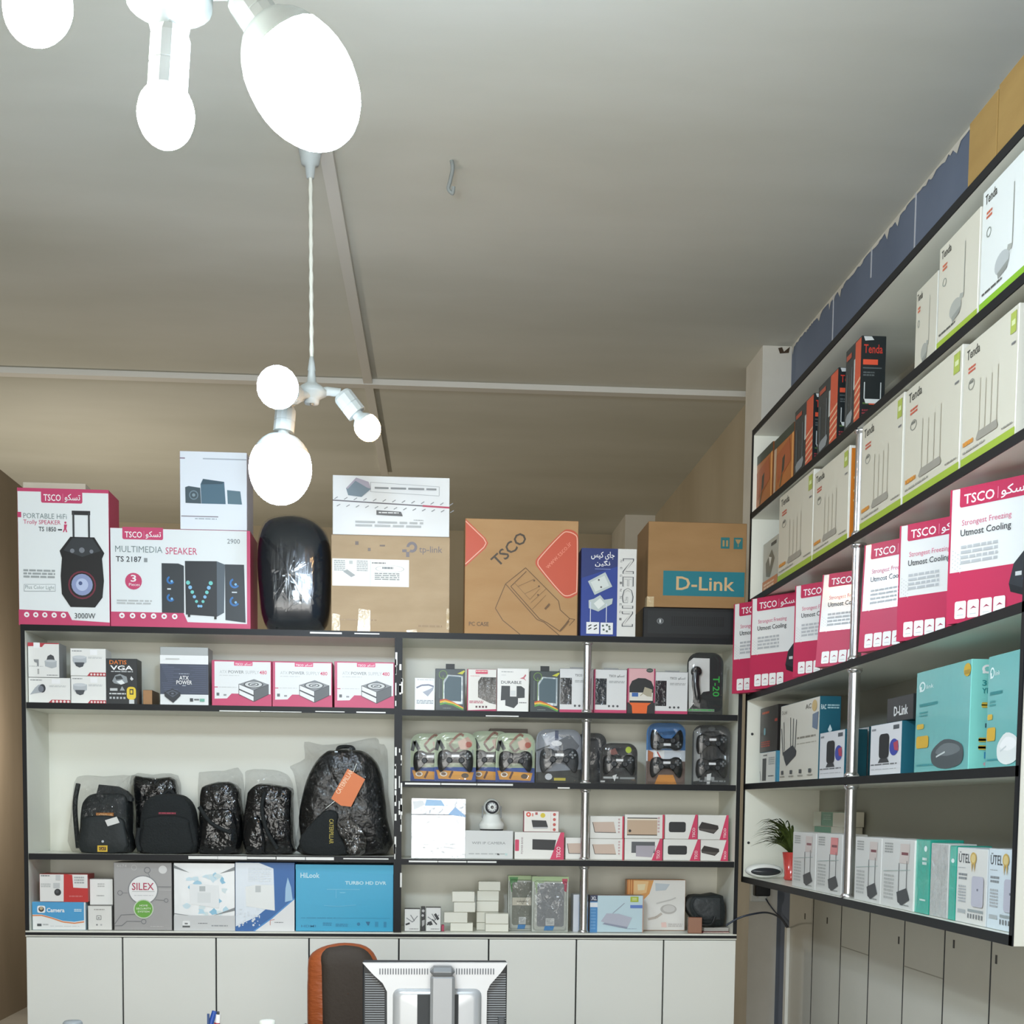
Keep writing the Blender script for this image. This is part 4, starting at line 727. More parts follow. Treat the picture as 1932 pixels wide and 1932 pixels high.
t = bag(9, [(812, 1140), (796, 1010), (780, 800), (830, 520), (900, 340), (1010, 205), (1110, 175), (1300, 175), (1420, 215), (1520, 335), (1560, 520), (1590, 800), (1588, 1140)], 6.05, .2, S_L2, 'backpack', 'largest black backpack with an orange swing tag, at right end of the backpack shelf', 'backpack', mat('#0e1113', .28, bump=.8, bscale=13), .002, film=[(798, 1142), (786, 800), (740, 420), (700, 330), (835, 255), (832, 100), (1000, 128), (1250, 105), (1480, 62), (1520, 115), (1590, 175), (1602, 600), (1602, 1142)], group='backpacks on the long shelf')
t.part('front_pocket').pillow(spl(bz(t, [(880, 1135), (795, 1010), (900, 860), (1040, 735), (1150, 760), (1140, 900), (1230, 1135)]), 3), -.03, .06, FABRIC, FLAT)
t.part('swing_tag').prism(bz(t, [(1240, 355), (1397, 450), (1270, 700), (1180, 690), (1090, 625)]), -.03, .002, mat('#d9763f', .45)); f = bface(t, 'swing_tag', (1090, 355, 1397, 700), -.0302)
f.TV('CATERPILLAR', (1165, 590), (130, -215), (-38, -20), '#efc7a4', 1)
t.part('tag_string').tube([(q[0], -.028, q[1]) for q in bz(t, [(1040, 715), (1120, 650)])], .0015, WPL, 6); t.part('tag_string').tube([(q[0], -.028, q[1]) for q in bz(t, [(1285, 400), (1320, 310)])], .0015, WPL, 6)
f = bface(t, 'side_lettering', (1065, 805, 1120, 1040), -.032); f.TV('CATERPILLAR', (1072, 810), (0, 225), (40, 0), '#a39432', 1)
t.part('plastic_bag').pillow(spl(bz(t, [(1140, 860), (1250, 800), (1390, 930), (1410, 1060), (1360, 1135), (1260, 1130), (1200, 1000)]), 3), -.05, .05, FILM, FLAT, .006)
t.part('top_handle').tube(spl3([(q[0], .1, q[1]) for q in bz(t, [(1130, 195), (1150, 150), (1260, 150), (1290, 195)])]), .009, FABRIC, 8)

# ---- game controllers in blister packs
PADO = spl([(-.5, .02), (-.47, .19), (-.36, .27), (-.22, .27), (-.12, .22), (.12, .22), (.22, .27), (.36, .27), (.47, .19), (.5, .02), (.5, -.16), (.45, -.33), (.37, -.34), (.29, -.2), (.2, -.1), (-.2, -.1), (-.29, -.2), (-.37, -.34), (-.45, -.33), (-.5, -.16)], 2)
def gamepad(t, i, cx, cz, w, y, col, accent, flip=1):
    k = 'gamepad#%d' % i; m = mat(col, .3, coat=.3)
    t.part(k).pillow([(cx+x*w, cz+z*w*flip) for x, z in PADO], y, .035, m, ((1, 0), (.97, .5), (.9, .85), (.7, 1), (.01, 1)), c=(cx, cz+.06*w*flip))
    for j, s in enumerate((-1, 1)):
        t.part(k+'/thumbstick#%d' % j).lathe([(.05*w, 0), (.05*w, .008), (.085*w, .01), (.085*w, .014), (.05*w, .013), (0, .013)], mat('#2b2e31', .4), (cx+s*.17*w, y+.002, cz-.02*w*flip), (0, -1, 0), 14)
        t.part(k+'/button_cluster#%d' % j).lathe([(.115*w, 0), (.115*w, .0035), (0, .0035)], mat('#34383b', .3, coat=.5), (cx+s*.34*w, y+.003, cz+.1*w*flip), (0, -1, 0), 16)
        for b_ in range(4): t.part(k+'/button_cluster#%d' % j).lathe([(.03*w, 0), (.03*w, .004), (0, .004)], mat(accent if s > 0 else '#55595c', .3), (cx+s*.34*w+.065*w*math.cos(b_*PI/2), y-.0005, cz+.1*w*flip+.065*w*math.sin(b_*PI/2)), (0, -1, 0), 10)
    t.part(k+'/light_bar').box((cx-.11*w, y-.002, cz+.1*w*flip-.035*w), (cx+.11*w, y+.004, cz+.1*w*flip+.035*w), mat('#e8eaec' if accent != '#777777' else '#3a3d40', .15))
def pack(k, r, Y, kind, label, acc='#777777'):
    a, c = zp(k, r[0], r[1]), zp(k, r[2], r[3]); A, C_ = onY(a[0], (a[1]+c[1])/2, Y), onY(c[0], (a[1]+c[1])/2, Y); w = C_.x-A.x; h = onY((a[0]+c[0])/2, a[1], Y).z-S_R2; x = (A.x+C_.x)/2
    t = Thing('gamepad_pack', label, 'game controller', (x, Y, S_R2), group='game controllers in blister packs'); rr = min(.045, w*.3)
    out = rrect(-w/2, .001, w/2, h, rr, 5, (0, 0, 1, 1)); col = {'green': '#b4c4a4', 'silver': '#8f959e', 'black': '#2a2d2e', 'duo': '#3d74ad', 'clear': '#3a3d3f', 'round': '#2c3236'}[kind]
    t.part('backing_card').prism(out, .036, .003, mat(col, .35)); f = Face(t, (0, 0, 100, 100), (-w/2, .036, h), (w, 0, 0), (0, 0, -h), (0, -1, 0)).at('backing_card')
    if kind == 'green':
        f.P([(0, 70), (100, 70), (100, 100), (0, 100)], '#2c4f9a').P([(4, 76), (95, 80), (90, 96), (10, 94)], '#dd9b38').C(22, 84, 9, '#ece4d8', 5).C(22, 84, 6, '#8c6d55', 3).C(74, 87, 9, '#5a4a3a', 5).L(36, 92, 44, 78, 5, '#5b3520')
        f.PL([(4, 36), (10, 16), (22, 34)], 9, '#2b3332').PL([(35, 24), (52, 8), (62, 2), (70, 6)], 5, '#8a5b46').PL([(35, 24), (48, 38), (80, 18)], 5, '#59402f').P([(55, 18), (80, 8), (92, 20), (80, 34), (62, 34)], '#c2a08e').C(82, 24, 8, '#a8503c', 6).PL([(92, 34), (92, 62)], 4, '#8b948c')
    elif kind == 'silver':
        f.P([(10, 10), (40, 4), (60, 20), (30, 40)], '#b5bac4').PL([(45, 2), (45, 20)], 8, '#4c5570').P([(50, 20), (75, 10), (96, 30), (80, 50), (50, 40)], '#5e6268').C(45, 26, 12, '#d9dcdf', 5).P([(0, 80), (100, 74), (100, 100), (0, 100)], '#2b2e2c').C(28, 88, 8, '#c9cdd2', 6).R(40, 90, 66, 95, '#c2b23e').PL([(0, 40), (30, 30)], 3, '#3a4046')
    elif kind == 'black':
        f.C(76, 16, 8, '#b3c93c', 8).P([(25, 18), (40, 12), (48, 26), (30, 30)], '#7d4a42').R(10, 82, 50, 87, '#b5b8b8').P([(34, 80), (46, 76), (40, 94)], '#e3e5e5').R(54, 83, 94, 88, '#8b8f8f').R(2, 92, 14, 96, '#d9dbdb')
    elif kind == 'duo':
        f.P([(0, 44), (100, 44), (100, 62), (0, 62)], '#cfd6de').P([(20, 46), (46, 44), (46, 60), (22, 60)], '#eceff0').PL([(28, 47), (38, 58)], 3, '#c4504a').P([(4, 44), (18, 48), (16, 84), (4, 80)], '#b96f46').P([(0, 62), (100, 62), (100, 100), (0, 100)], '#6d5a52').P([(32, 84), (70, 84), (80, 100), (22, 100)], '#d9913f')
    elif kind == 'clear':
        f.P([(4, 10), (20, 4), (22, 92), (4, 94)], '#a3a6a6').C(50, 6, 9, '#5c6061', 4).R(34, 86, 60, 92, '#9fa3a4').P([(40, 82), (52, 80), (48, 98), (40, 98)], '#e3e5e5').G(20, 92, 90, 96, 1, '#8a8e8e')
    elif kind == 'round': f.R(0, 60, 30, 100, '#2a4668')
    w_ = w*.86
    if kind in ('duo', 'clear'):
        gamepad(t, 0, 0, h*.70, w*.84, .004, '#1b1d1f', acc, -1 if kind == 'duo' else 1); gamepad(t, 1, 0, h*.30, w*.84, .004, '#1b1d1f', acc)
    elif kind != 'round': gamepad(t, 0, 0, h*(.45 if kind != 'black' else .5), w_, .004, '#1c1e20' if kind != 'silver' else '#3b3e41', acc)
    t.part('blister_shell').pillow([(x*.97, z) for x, z in out], -.006, .042, BLISTER, ((1, 0), (.98, .6), (.94, .95), (.5, 1), (.01, 1)))
    return t
pack(6, (180, 1010, 570, 1500), 6.13, 'green', 'green-carded game controller pack, leftmost, partly behind the next one', '#9fa5aa')
pack(6, (418, 1000, 828, 1508), 6.06, 'green', 'green-carded game controller pack, second from left, fully in view', '#9fa5aa')
pack(6, (770, 985, 1160, 1515), 6.13, 'green', 'green-carded game controller pack, third, tucked between its two neighbours', '#9fa5aa')
pack(6, (1025, 1005, 1410, 1518), 6.06, 'green', 'green-carded game controller pack, rightmost of the green four')
pack(6, (1425, 968, 1870, 1535), 6.07, 'silver', 'silver-grey carded game controller pack just left of the chrome post', '#8d9296')
pack(7, (150, 1005, 445, 1548), 6.15, 'round', 'dark round-topped pack half hidden behind the chrome post')
pack(7, (385, 1105, 755, 1545), 6.06, 'black', 'low black-carded game controller pack with a yellow-green dot, right of post', '#6d7276')
pack(7, (845, 905, 1230, 1548), 6.07, 'duo', 'tall twin game controller pack with blue top and orange base', '#6d7276')
pack(7, (1300, 925, 1672, 1555), 6.07, 'clear', 'tall twin black game controller pack at right end beside the wall shelving', '#6d7276')
zbk(6, (958, 966, 1332, 1500), 'carton', 'dark brown carton top showing above the green controller packs', 'box', S_R2, .1, Y=6.23, front='#54473c')

# ---- third right shelf: camera, power banks
SILV = mat('#dfe3e8', .16, .25, bump=.5, bscale=9, coat=.7)
t = zbk(10, (188, 138, 722, 722), 'wrapped_box', 'white and silver box in glossy wrap with blue corners, left end of third shelf', 'box', S_R3, .08, Y=6.06, front=SILV, side='#cfd2d6'); f = t.F
f.P([(195, 138), (722, 145), (722, 300), (192, 295)], mat('#b4bac2', .2, .3, bump=.6, bscale=10, coat=.6)).R(188, 292, 722, 300, '#6f777e').P([(335, 150), (480, 155), (515, 210), (320, 210)], mat('#5b9fd0', .2, coat=.6)).P([(620, 220), (722, 305), (722, 318), (550, 292)], mat('#4a93cc', .2, coat=.6)).P([(200, 170), (300, 160), (320, 200), (215, 250)], '#e9ecef')
f.at('plastic_wrap').R(190, 300, 720, 720, FILM)
tw = t = zbk(10, (718, 455, 1190, 738), 'camera_carton', 'plain grey-white camera carton with small black lettering, below the swivel camera', 'box', S_R3, .11, Y=6.06, front='#d3d5d4')
t.F.at('lettering').T('WIFI IP CAMERA', 785, 566, 1115, 592, '#85898a').G(755, 682, 1110, 700, 1, '#aeb1b1', 3).R(1035, 684, 1058, 700, '#777').R(1112, 680, 1135, 702, '#b9d3d0')
o = onY(*zp(10, 978, 445), 6.11); s = 1/5.2216/2549*6.11
t = Thing('security_camera', 'white swivel security camera with a black lens ring, on the grey-white camera carton', 'camera', (o.x, 6.11, tw.top+.0005)); u = lambda v: v*s
t.part('base').lathe([(0, 0), (u(105), 0), (u(118), u(14)), (u(128), u(50)), (u(120), u(72)), (u(98), u(95)), (u(85), u(140)), (u(70), u(160)), (0, u(160))], WPL); t.part('foot').lathe([(u(112), .0002), (u(116), u(12)), (u(119), u(13))], mat('#2c2e30'))
zc = u(228); t.part('head').lathe([(u(84)*math.sin(PI*i/14), -u(84)*math.cos(PI*i/14)) for i in range(15)], WPL, (0, 0, zc))
t.part('head/face_ring').lathe([(u(66), u(50)), (u(62), u(72)), (u(50), u(78)), (u(44), u(74))], mat('#2c2f33', .25), (0, 0, zc), (0, -1, 0)); t.part('head/led_disc').lathe([(u(46), u(73)), (u(20), u(77)), (0, u(77))], mat('#d3d3d4', .3), (0, 0, zc), (0, -1, 0))
for i in range(10): t.part('head/led#%d' % i).lathe([(u(5), u(77)), (u(4), u(81)), (0, u(81))], mat('#777b80', .2), (u(36)*math.cos(i*PI/5), 0, zc+u(36)*math.sin(i*PI/5)), (0, -1, 0), 8)
t.part('head/lens').lathe([(u(17), u(76)), (u(15), u(88)), (u(9), u(89)), (0, u(86))], mat('#17191b', .1, coat=1), (0, 0, zc), (0, -1, 0))
for sgn in (-1, 1): t.part('side_arm#%d' % sgn).box((sgn*u(90)-u(7), -u(24), u(120)), (sgn*u(90)+u(7), u(24), u(240)), mat('#9b9d9d', .4), .003)
zbk(10, (1200, 240, 1700, 470), 'carton', 'pale grey box standing behind the power bank boxes', 'box', S_R3+.0, .05, Y=6.28, front='#c4c5be') if 0 else None
def bank(k, r, zb, label, art, Y=6.06, band=True, d=.07, spine=None):
    t = zbk(k, r, 'power_bank_box', label, 'box', zb, d, Y=Y, front='#e4e3de', side='#c93f62' if spine else '#d8d6d0', group='power bank boxes'); f = t.F; x0, y0, x1, y1 = r; w, h = x1-x0, y1-y0
    X = lambda u_: x0+w*u_; V = lambda v: y0+h*v
    if band: f.P([(X(.72), y1), (X(.93), y0), (x1, y0), (x1, y1)], '#cf3f63').at('lettering').TV('TSCO', (X(.93), V(.93)), (0, -h*.4), (-w*.08, 0), '#f0dfe2', 1)
    else: f.R(X(.95), y0, x1, y1, '#c93f55'); f.at('lettering').G(X(.83), V(.1), X(.88), V(.8), 5, '#c9a9a9')
    f.lay = 4; f.at('product_picture')
    if art == 'tan': f.P([(X(.08), V(.27)), (X(.7), V(.25)), (X(.77), V(.72)), (X(.15), V(.7))], '#c9b3a4').PL([(X(.08), V(.27)), (X(.15), V(.72)), (X(.77), V(.73))], 6, '#4a4340')
    elif art == 'wide': f.R(X(.06), V(.14), X(.82), V(.86), '#c2a88f').R(X(.06), V(.83), X(.82), V(.87), '#4a4036').R(X(.06), V(.13), X(.82), V(.17), '#3f3a36').R(X(.06), V(.17), X(.82), V(.23), '#e6dcc8').C(X(.13), V(.68), 14, '#3a3430')
    elif art == 'duo': f.R(X(.18), V(.14), X(.8), V(.66), '#5a5c60').P([(X(.3), V(.32)), (X(.82), V(.32)), (X(.72), V(.86)), (X(.3), V(.82))], '#a9a3ad')
    elif art == 'slab': f.RR(X(.12), V(.3), X(.64), V(.72), 20, '#2a2c2e')
    elif art == 'tilt': f.P([(X(.02), V(.5)), (X(.12), V(.28)), (X(.66), V(.42)), (X(.68), V(.55)), (X(.52), V(.76)), (X(.04), V(.62))], '#34302e').P([(X(.04), V(.55)), (X(.64), V(.6)), (X(.52), V(.72)), (X(.06), V(.6))], '#55504c')
    elif art == 'black': f.P([(X(.36), V(.26)), (X(.84), V(.28)), (X(.8), V(.66)), (X(.36), V(.64))], '#2b2c2e').at('lettering').TV('POWER BANK', (X(.17), V(.8)), (0, -h*.62), (-w*.04, 0), '#8a7478').RR(X(.01), V(.28), X(.09), V(.7), 8, '#cf3f63')
    return t
tb = bank(10, (1205, 470, 1692, 752), S_R3, 'white power bank box with a black slab and slanted pink band, beside the camera carton', 'black')
t = zbk(10, (1297, 262, 1642, 470), 'power_bank_box', 'small white box with red and yellow dots, on the pink-banded power bank box', 'box', tb.top+.0005, .06, Y=6.06, front='#e8e5de', side='#a33a4c', group='power bank boxes'); f = t.F
f.at('icon_row').C(1342, 297, 24, '#dc5a4c').C(1342, 297, 10, '#efe6de').C(1483, 305, 24, '#d8c33a').R(1408, 275, 1432, 300, '#b05a58').R(1375, 285, 1390, 315, '#dc8a7c')
for i in range(4): f.C(1597, 295+i*50, 15, '#c25a52')
f.R(1562, 280, 1564, 460, '#d9b4ac').at('product_picture').P([(1372, 352), (1515, 356), (1535, 420), (1385, 422)], '#2b2d2f').P([(1385, 422), (1535, 420), (1530, 435), (1390, 436)], '#b9babb')
bank(10, (1706, 524, 1935, 752), S_R3, 'white power bank box with a tan slab, half behind the chrome post', 'tan', Y=6.075, band=False)
LB = [((275, 535, 612, 770), 'tan', 0), ((618, 535, 990, 782), 'duo', 1), ((1000, 540, 1362, 787), 'slab', 1), ((1367, 546, 1638, 792), 'tilt', 1)]
UBX = [((275, 312, 612, 533), 'tan', 0), ((620, 297, 1010, 533), 'wide', 0), ((1016, 297, 1336, 538), 'slab', 1), ((1342, 302, 1640, 544), 'tilt', 1)]
POS = ('nearest the chrome post', 'second from the chrome post', 'third from the chrome post', 'farthest from the chrome post')
for (r, a, bd), (r2, a2, bd2), ps in zip(LB, UBX, POS):
    t = bank(11, r, S_R3, 'power bank box, lower layer of the double row, ' + ps, a, band=bd)
    bank(11, r2, t.top+.0005, 'power bank box, upper layer of the double row, ' + ps, a2, band=bd2)

# ---- lowest shelf, left bay
t = zbk(8, (246, 1215, 650, 1447), 'camera_box', 'low blue and white box lettered Camera at bottom left of the shelving', 'box', S_B, .16, fr=(228, 1215, 650, 1447), front='#e9ebea', side='#c4dbe6'); td1 = t; f = t.F
f.P([(228, 1215), (638, 1215), (638, 1365), (560, 1378), (470, 1370), (380, 1340), (300, 1318), (228, 1320)], '#4b9ed0').PL([(228, 1328), (300, 1326), (380, 1348), (470, 1380), (560, 1390), (638, 1378)], 10, '#e08a58').at('lettering').T('Camera', 342, 1264, 484, 1300, '#f2f6f8', 2).G(560, 1272, 620, 1298, 2, '#d3e6f0').R(265, 1395, 300, 1416, '#55595c').G(310, 1396, 355, 1416, 1, '#b9bcbc').G(370, 1412, 600, 1420, 1, '#cfd2d2').at('logo').RR(268, 1246, 332, 1305, 14, '#eef2f2').C(300, 1275, 22, '#4a4038').C(300, 1268, 14, '#b9a98a')
t = zbk(8, (300, 1003, 668, 1213), 'camera_box', 'white box with a bright red right half, on the blue and white camera box', 'box', td1.top+.0005, .12, front='#e6e5e2', side='#a8302e'); f = t.F
f.P([(485, 1003), (550, 1008), (556, 1104), (645, 1108), (645, 1213), (482, 1213)], '#c22f2e').R(645, 1108, 668, 1213, '#c22f2e').at('lettering').G(312, 1012, 380, 1026, 1, '#777b7d').G(312, 1075, 385, 1105, 3, '#b9bbb9').G(565, 1022, 640, 1080, 3, '#a9abab').G(525, 1164, 625, 1182, 1, '#cf6a68').at('product_picture').R(405, 1070, 455, 1110, '#c4c6c6').C(438, 1140, 26, '#2e3134').C(434, 1135, 12, '#4c5054').R(425, 1010, 460, 1050, '#c9caca')
t = zbk(8, (668, 1243, 850, 1432), 'cube_box', 'small white square-marked box at bottom, left of the grey alarm box', 'box', S_B, .1, front='#e2e1dc', side='#8f8d88'); f = t.F; td4 = t
f.at('lettering').PL([(735, 1320), (768, 1320), (768, 1350), (735, 1350), (735, 1320)], 4, '#777').R(745, 1332, 756, 1342, '#888').G(715, 1268, 795, 1282, 1, '#aaa8a4').R(730, 1384, 742, 1396, '#888').R(762, 1384, 775, 1396, '#bbb')
t = zbk(8, (682, 1040, 856, 1218), 'cube_box', 'plain white box slightly askew, on the small square-marked box', 'box', td4.top+.0005, .1, Y=6.06, front='#e8e8e4', side='#bdbbb6', fr=(640, 1040, 856, 1218)); t.rz = .05; t.F.at('lettering').G(715, 1070, 780, 1100, 2, '#b9b9b5').G(705, 1150, 775, 1162, 1, '#a9a9a5')
t = zbk(8, (865, 915, 1305, 1450), 'alarm_box', 'grey security alarm box with a white disc and a green disc', 'box', S_B, .16, front='#a3a1a0', side='#8d8b8a'); f = t.F; c = '#75777a'
f.O_(1120, 975, 25, 6, c).O_(1020, 955, 22, 5, '#b7b6b5').C(1238, 970, 32, '#d9d8d6').O_(912, 1155, 20, 5, c).O_(1262, 1212, 17, 5, c).O_(1090, 1380, 20, 5, c).PL([(1128, 1000), (1140, 1030)], 4, c).PL([(932, 1155), (970, 1155)], 4, c).PL([(1190, 1105), (1300, 1105)], 5, c).PL([(1195, 1130), (1300, 1130)], 3, '#c4c3c2').PL([(1180, 1208), (1245, 1210)], 4, c).PL([(870, 1400), (920, 1328), (1030, 1322)], 5, c).PL([(870, 1415), (925, 1412), (962, 1378), (1070, 1378)], 5, c).at('lettering').T('6674', 890, 932, 965, 953, '#c9c8c6').G(1140, 1415, 1240, 1423, 1, '#c4c3c2')
f.at('logo_disc').C(1088, 1130, 115, '#86888a', n=32).C(1088, 1130, 107, '#ecebea', n=32).T('SILEX', 1003, 1074, 1170, 1132, '#b3405c', 1).R(1005, 1140, 1175, 1144, '#a9a9a9').G(1020, 1172, 1165, 1178, 1, '#b9b9b9').at('green_disc').C(1090, 1280, 76, '#c9d6c0', n=28).C(1090, 1280, 68, '#6aa842', n=28).T('HOME', 1060, 1246, 1122, 1260, '#e6efd8', 1).T('SECURITY', 1035, 1270, 1148, 1284, '#e6efd8', 1).T('SYSTEM', 1045, 1294, 1135, 1308, '#e6efd8', 1)
GLW = mat('#dcdfe0', .2, bump=.15, bscale=8, coat=.5)
t = zbk(8, (1320, 918, 1785, 1450), 'modem_box', 'white modem box with pale blue splashes, right of the grey alarm box', 'box', S_B, .14, front=GLW, side='#55585a'); f = t.F
rd = random.Random(3)
for i in range(26):
    x, y = rd.uniform(1400, 1720), rd.uniform(1010, 1320)
    if abs(x-1555) > 90 or abs(y-1170) > 90: f.P([(x+rd.uniform(10, 42)*math.cos(a), y+rd.uniform(8, 34)*math.sin(a)) for a in (j*PI/4 for j in range(8))], rd.choice(('#bcdcea', '#a5cfe2', '#cfe4ec', '#8fc3dc', '#d8e6e8'))); f.lay -= .7
f.lay = int(f.lay)+1; f.P([(1320, 935), (1440, 995), (1320, 960)], '#85898b').P([(1785, 945), (1670, 1000), (1785, 975)], '#85898b').P([(1320, 1320), (1470, 1335), (1320, 1312)], '#85898b').P([(1785, 1265), (1620, 1330), (1785, 1290)], '#85898b').R(1320, 1330, 1785, 1450, '#cfd0d0').at('product_picture').P([(1440, 1085), (1660, 1090), (1665, 1272), (1445, 1240)], '#eceeee').R(1515, 1100, 1560, 1140, '#b9bebf').R(1500, 1150, 1600, 1230, '#e2e5e5').at('logo').RR(1385, 1372, 1442, 1420, 10, '#e9eaea').R(1385, 1410, 1442, 1424, '#55585a').R(1402, 1388, 1425, 1400, '#777').at('lettering').G(1505, 1388, 1575, 1398, 1, '#7d8082').G(1605, 1405, 1730, 1420, 1, '#9a9da0')
t = zbk(9, (212, 1195, 752, 1830), 'modem_box', 'blue and white modem box with a large white device, left of the plain cyan box', 'box', S_B, .14, front=mat('#c8d3dd', .22, bump=.15, bscale=8, coat=.5), side='#3d6ea6'); f = t.F
f.P([(420, 1195), (752, 1195), (752, 1560), (560, 1730), (385, 1830), (212, 1830), (212, 1790), (400, 1700), (570, 1560), (560, 1250)], '#2f67a8').P([(752, 1530), (752, 1830), (385, 1830), (540, 1720)], '#e6e6e6').PL([(752, 1525), (540, 1712), (380, 1830)], 12, '#4d8fcb').P([(690, 1330), (720, 1420), (735, 1540), (665, 1560), (670, 1430)], '#9fc3df').at('product_picture').P([(305, 1420), (400, 1400), (565, 1402), (572, 1640), (312, 1600)], '#eceeec').R(395, 1410, 445, 1470, '#c2c6c6').at('lettering').G(330, 1250, 540, 1380, 6, '#e0e6ea').at('logo').PL([(530, 1775), (530, 1730), (570, 1722)], 6, '#c98a80').at('lettering').G(570, 1745, 650, 1758, 1, '#8a8c8e')
for i in range(34):
    x, y = rd.uniform(225, 440), rd.uniform(1620, 1800); f.at(None).C(x, y, rd.uniform(4, 12), '#dfe5ea', n=6); f.lay -= .8
t = zbk(9, (762, 1215, 1652, 1826), 'recorder_box', 'large plain bright cyan recorder box at right end of the lowest left shelf', 'box', S_B, .2, front='#35a8cf', side='#2a8ab0'); f = t.F
f.P([(762, 1215), (1652, 1215), (1652, 1300), (762, 1260)], '#3eadd1').at('lettering').T('HiLook', 806, 1290, 980, 1338, '#bfe2ee', 2).T('TURBO HD DVR', 1212, 1364, 1588, 1396, '#c4e6f0', 2).T('HDMI', 812, 1768, 945, 1788, '#2b7ea6', 1).G(1010, 1745, 1090, 1780, 2, '#2b8ab2').G(1125, 1755, 1240, 1785, 2, '#2b8ab2').G(810, 1700, 1125, 1708, 1, '#2b8ab2').R(1130, 1700, 1620, 1703, '#3196bd').at('product_picture').PL([(1045, 1440), (1345, 1440)], 4, '#7cc9e2').PL([(1130, 1440), (1130, 1520)], 4, '#6cc1de').G(1165, 1466, 1215, 1478, 1, '#7cc9e2').PL([(1020, 1588), (1150, 1595), (1310, 1582)], 4, '#6cc1de').at('icon_row').C(1335, 1757, 15, '#2b7ea6').P([(1400, 1735), (1440, 1735), (1430, 1768), (1420, 1770)], '#2b6f96').R(1485, 1735, 1515, 1780, '#2f90b8').R(1565, 1735, 1590, 1785, '#2b8ab2')

# ---- lowest shelf, right bay
for r, lb, Y in (((120, 1225, 275, 1447), 'small white box of cables, first right of the divider on the lowest shelf', 6.05), ((330, 1212, 480, 1442), 'small white box picturing black cables, second on the lowest right shelf', 6.05)):
    t = zbk(10, r, 'cable_box', lb, 'box', S_B, .06, Y=Y, front='#e3e3e0', side='#3a3c3e'); f = t.F.at('product_picture'); x0, y0, x1, y1 = r
    f.PL([(x0+20, y0+90), (x0+80, y0+130), (x0+130, y0+70)], 9, '#8d8f92').PL([(x0+60, y0+60), (x0+100, y0+120)], 8, '#777').P([(x0+10, y1-75), (x0+50, y1-90), (x0+55, y1-72), (x0+14, y1-58)], '#3a3c3e')
    if x0 > 300: f.P([(410, 1280), (430, 1265), (465, 1320), (445, 1335)], '#2e3033').P([(345, 1355), (385, 1340), (400, 1375), (370, 1385)], '#2e3033').PL([(395, 1325), (440, 1375)], 12, '#3a3c3e')
    f.at('lettering').G(x0+50, y1-28, x1-15, y1-18, 1, '#777')
t = zbk(10, (283, 1208, 325, 1440), 'cable_box', 'narrow black and white box wedged between the two small cable boxes', 'box', S_B, .06, Y=6.08, front='#3a3b3d'); t.F.C(305, 1245, 14, '#c9c9c7').C(300, 1290, 12, '#d5d5d2').P([(292, 1340), (320, 1330), (318, 1380), (295, 1400)], '#bdbdba')
zbk(10, (484, 1385, 512, 1442), 'eraser', 'tiny crimson box beside the white cable box on the lowest shelf', 'box', S_B, .04, Y=6.06, front='#b3405c')
WB = '#e3e2d6'
def small(r, zb, label, Y): return zbk(10, r, 'charger_box', label, 'box', zb, .06, Y=Y, front=WB, side='#d3d1c2', group='small plain white boxes in stacks')
a1 = small((572, 1365, 795, 1466), S_B, 'small plain white box, bottom of the left-hand stack on lowest right shelf', 6.06)
a2 = small((510, 1260, 742, 1363), a1.top+.0004, 'small plain white box sticking out left, second up in the left-hand stack', 6.06)
a3 = small((606, 1160, 818, 1258), a2.top+.0004, 'small plain white box, third up in the left-hand stack', 6.06)
small((590, 1056, 812, 1158), a3.top+.0004, 'small plain white box, top of the left-hand stack on lowest right shelf', 6.06)
zb = S_B
for (y0, y1, x0), w in zip(((1362, 1466, 830), (1256, 1360, 830), (1150, 1254, 832), (1049, 1148, 836), (956, 1047, 850)), ('bottom', 'second up', 'third up', 'fourth up', 'top')):
    t = small((x0, y0, x0+216, y1), zb, 'small plain white box, %s in the tall right-hand stack of five' % w, 6.13); zb = t.top+.0004
t = small((918, 1376, 1146, 1470), S_B, 'small plain white box, lower of the two standing before the tall stack', 6.05); small((918, 1272, 1146, 1374), t.top+.0004, 'small plain white box, upper of the two standing before the tall stack', 6.05)
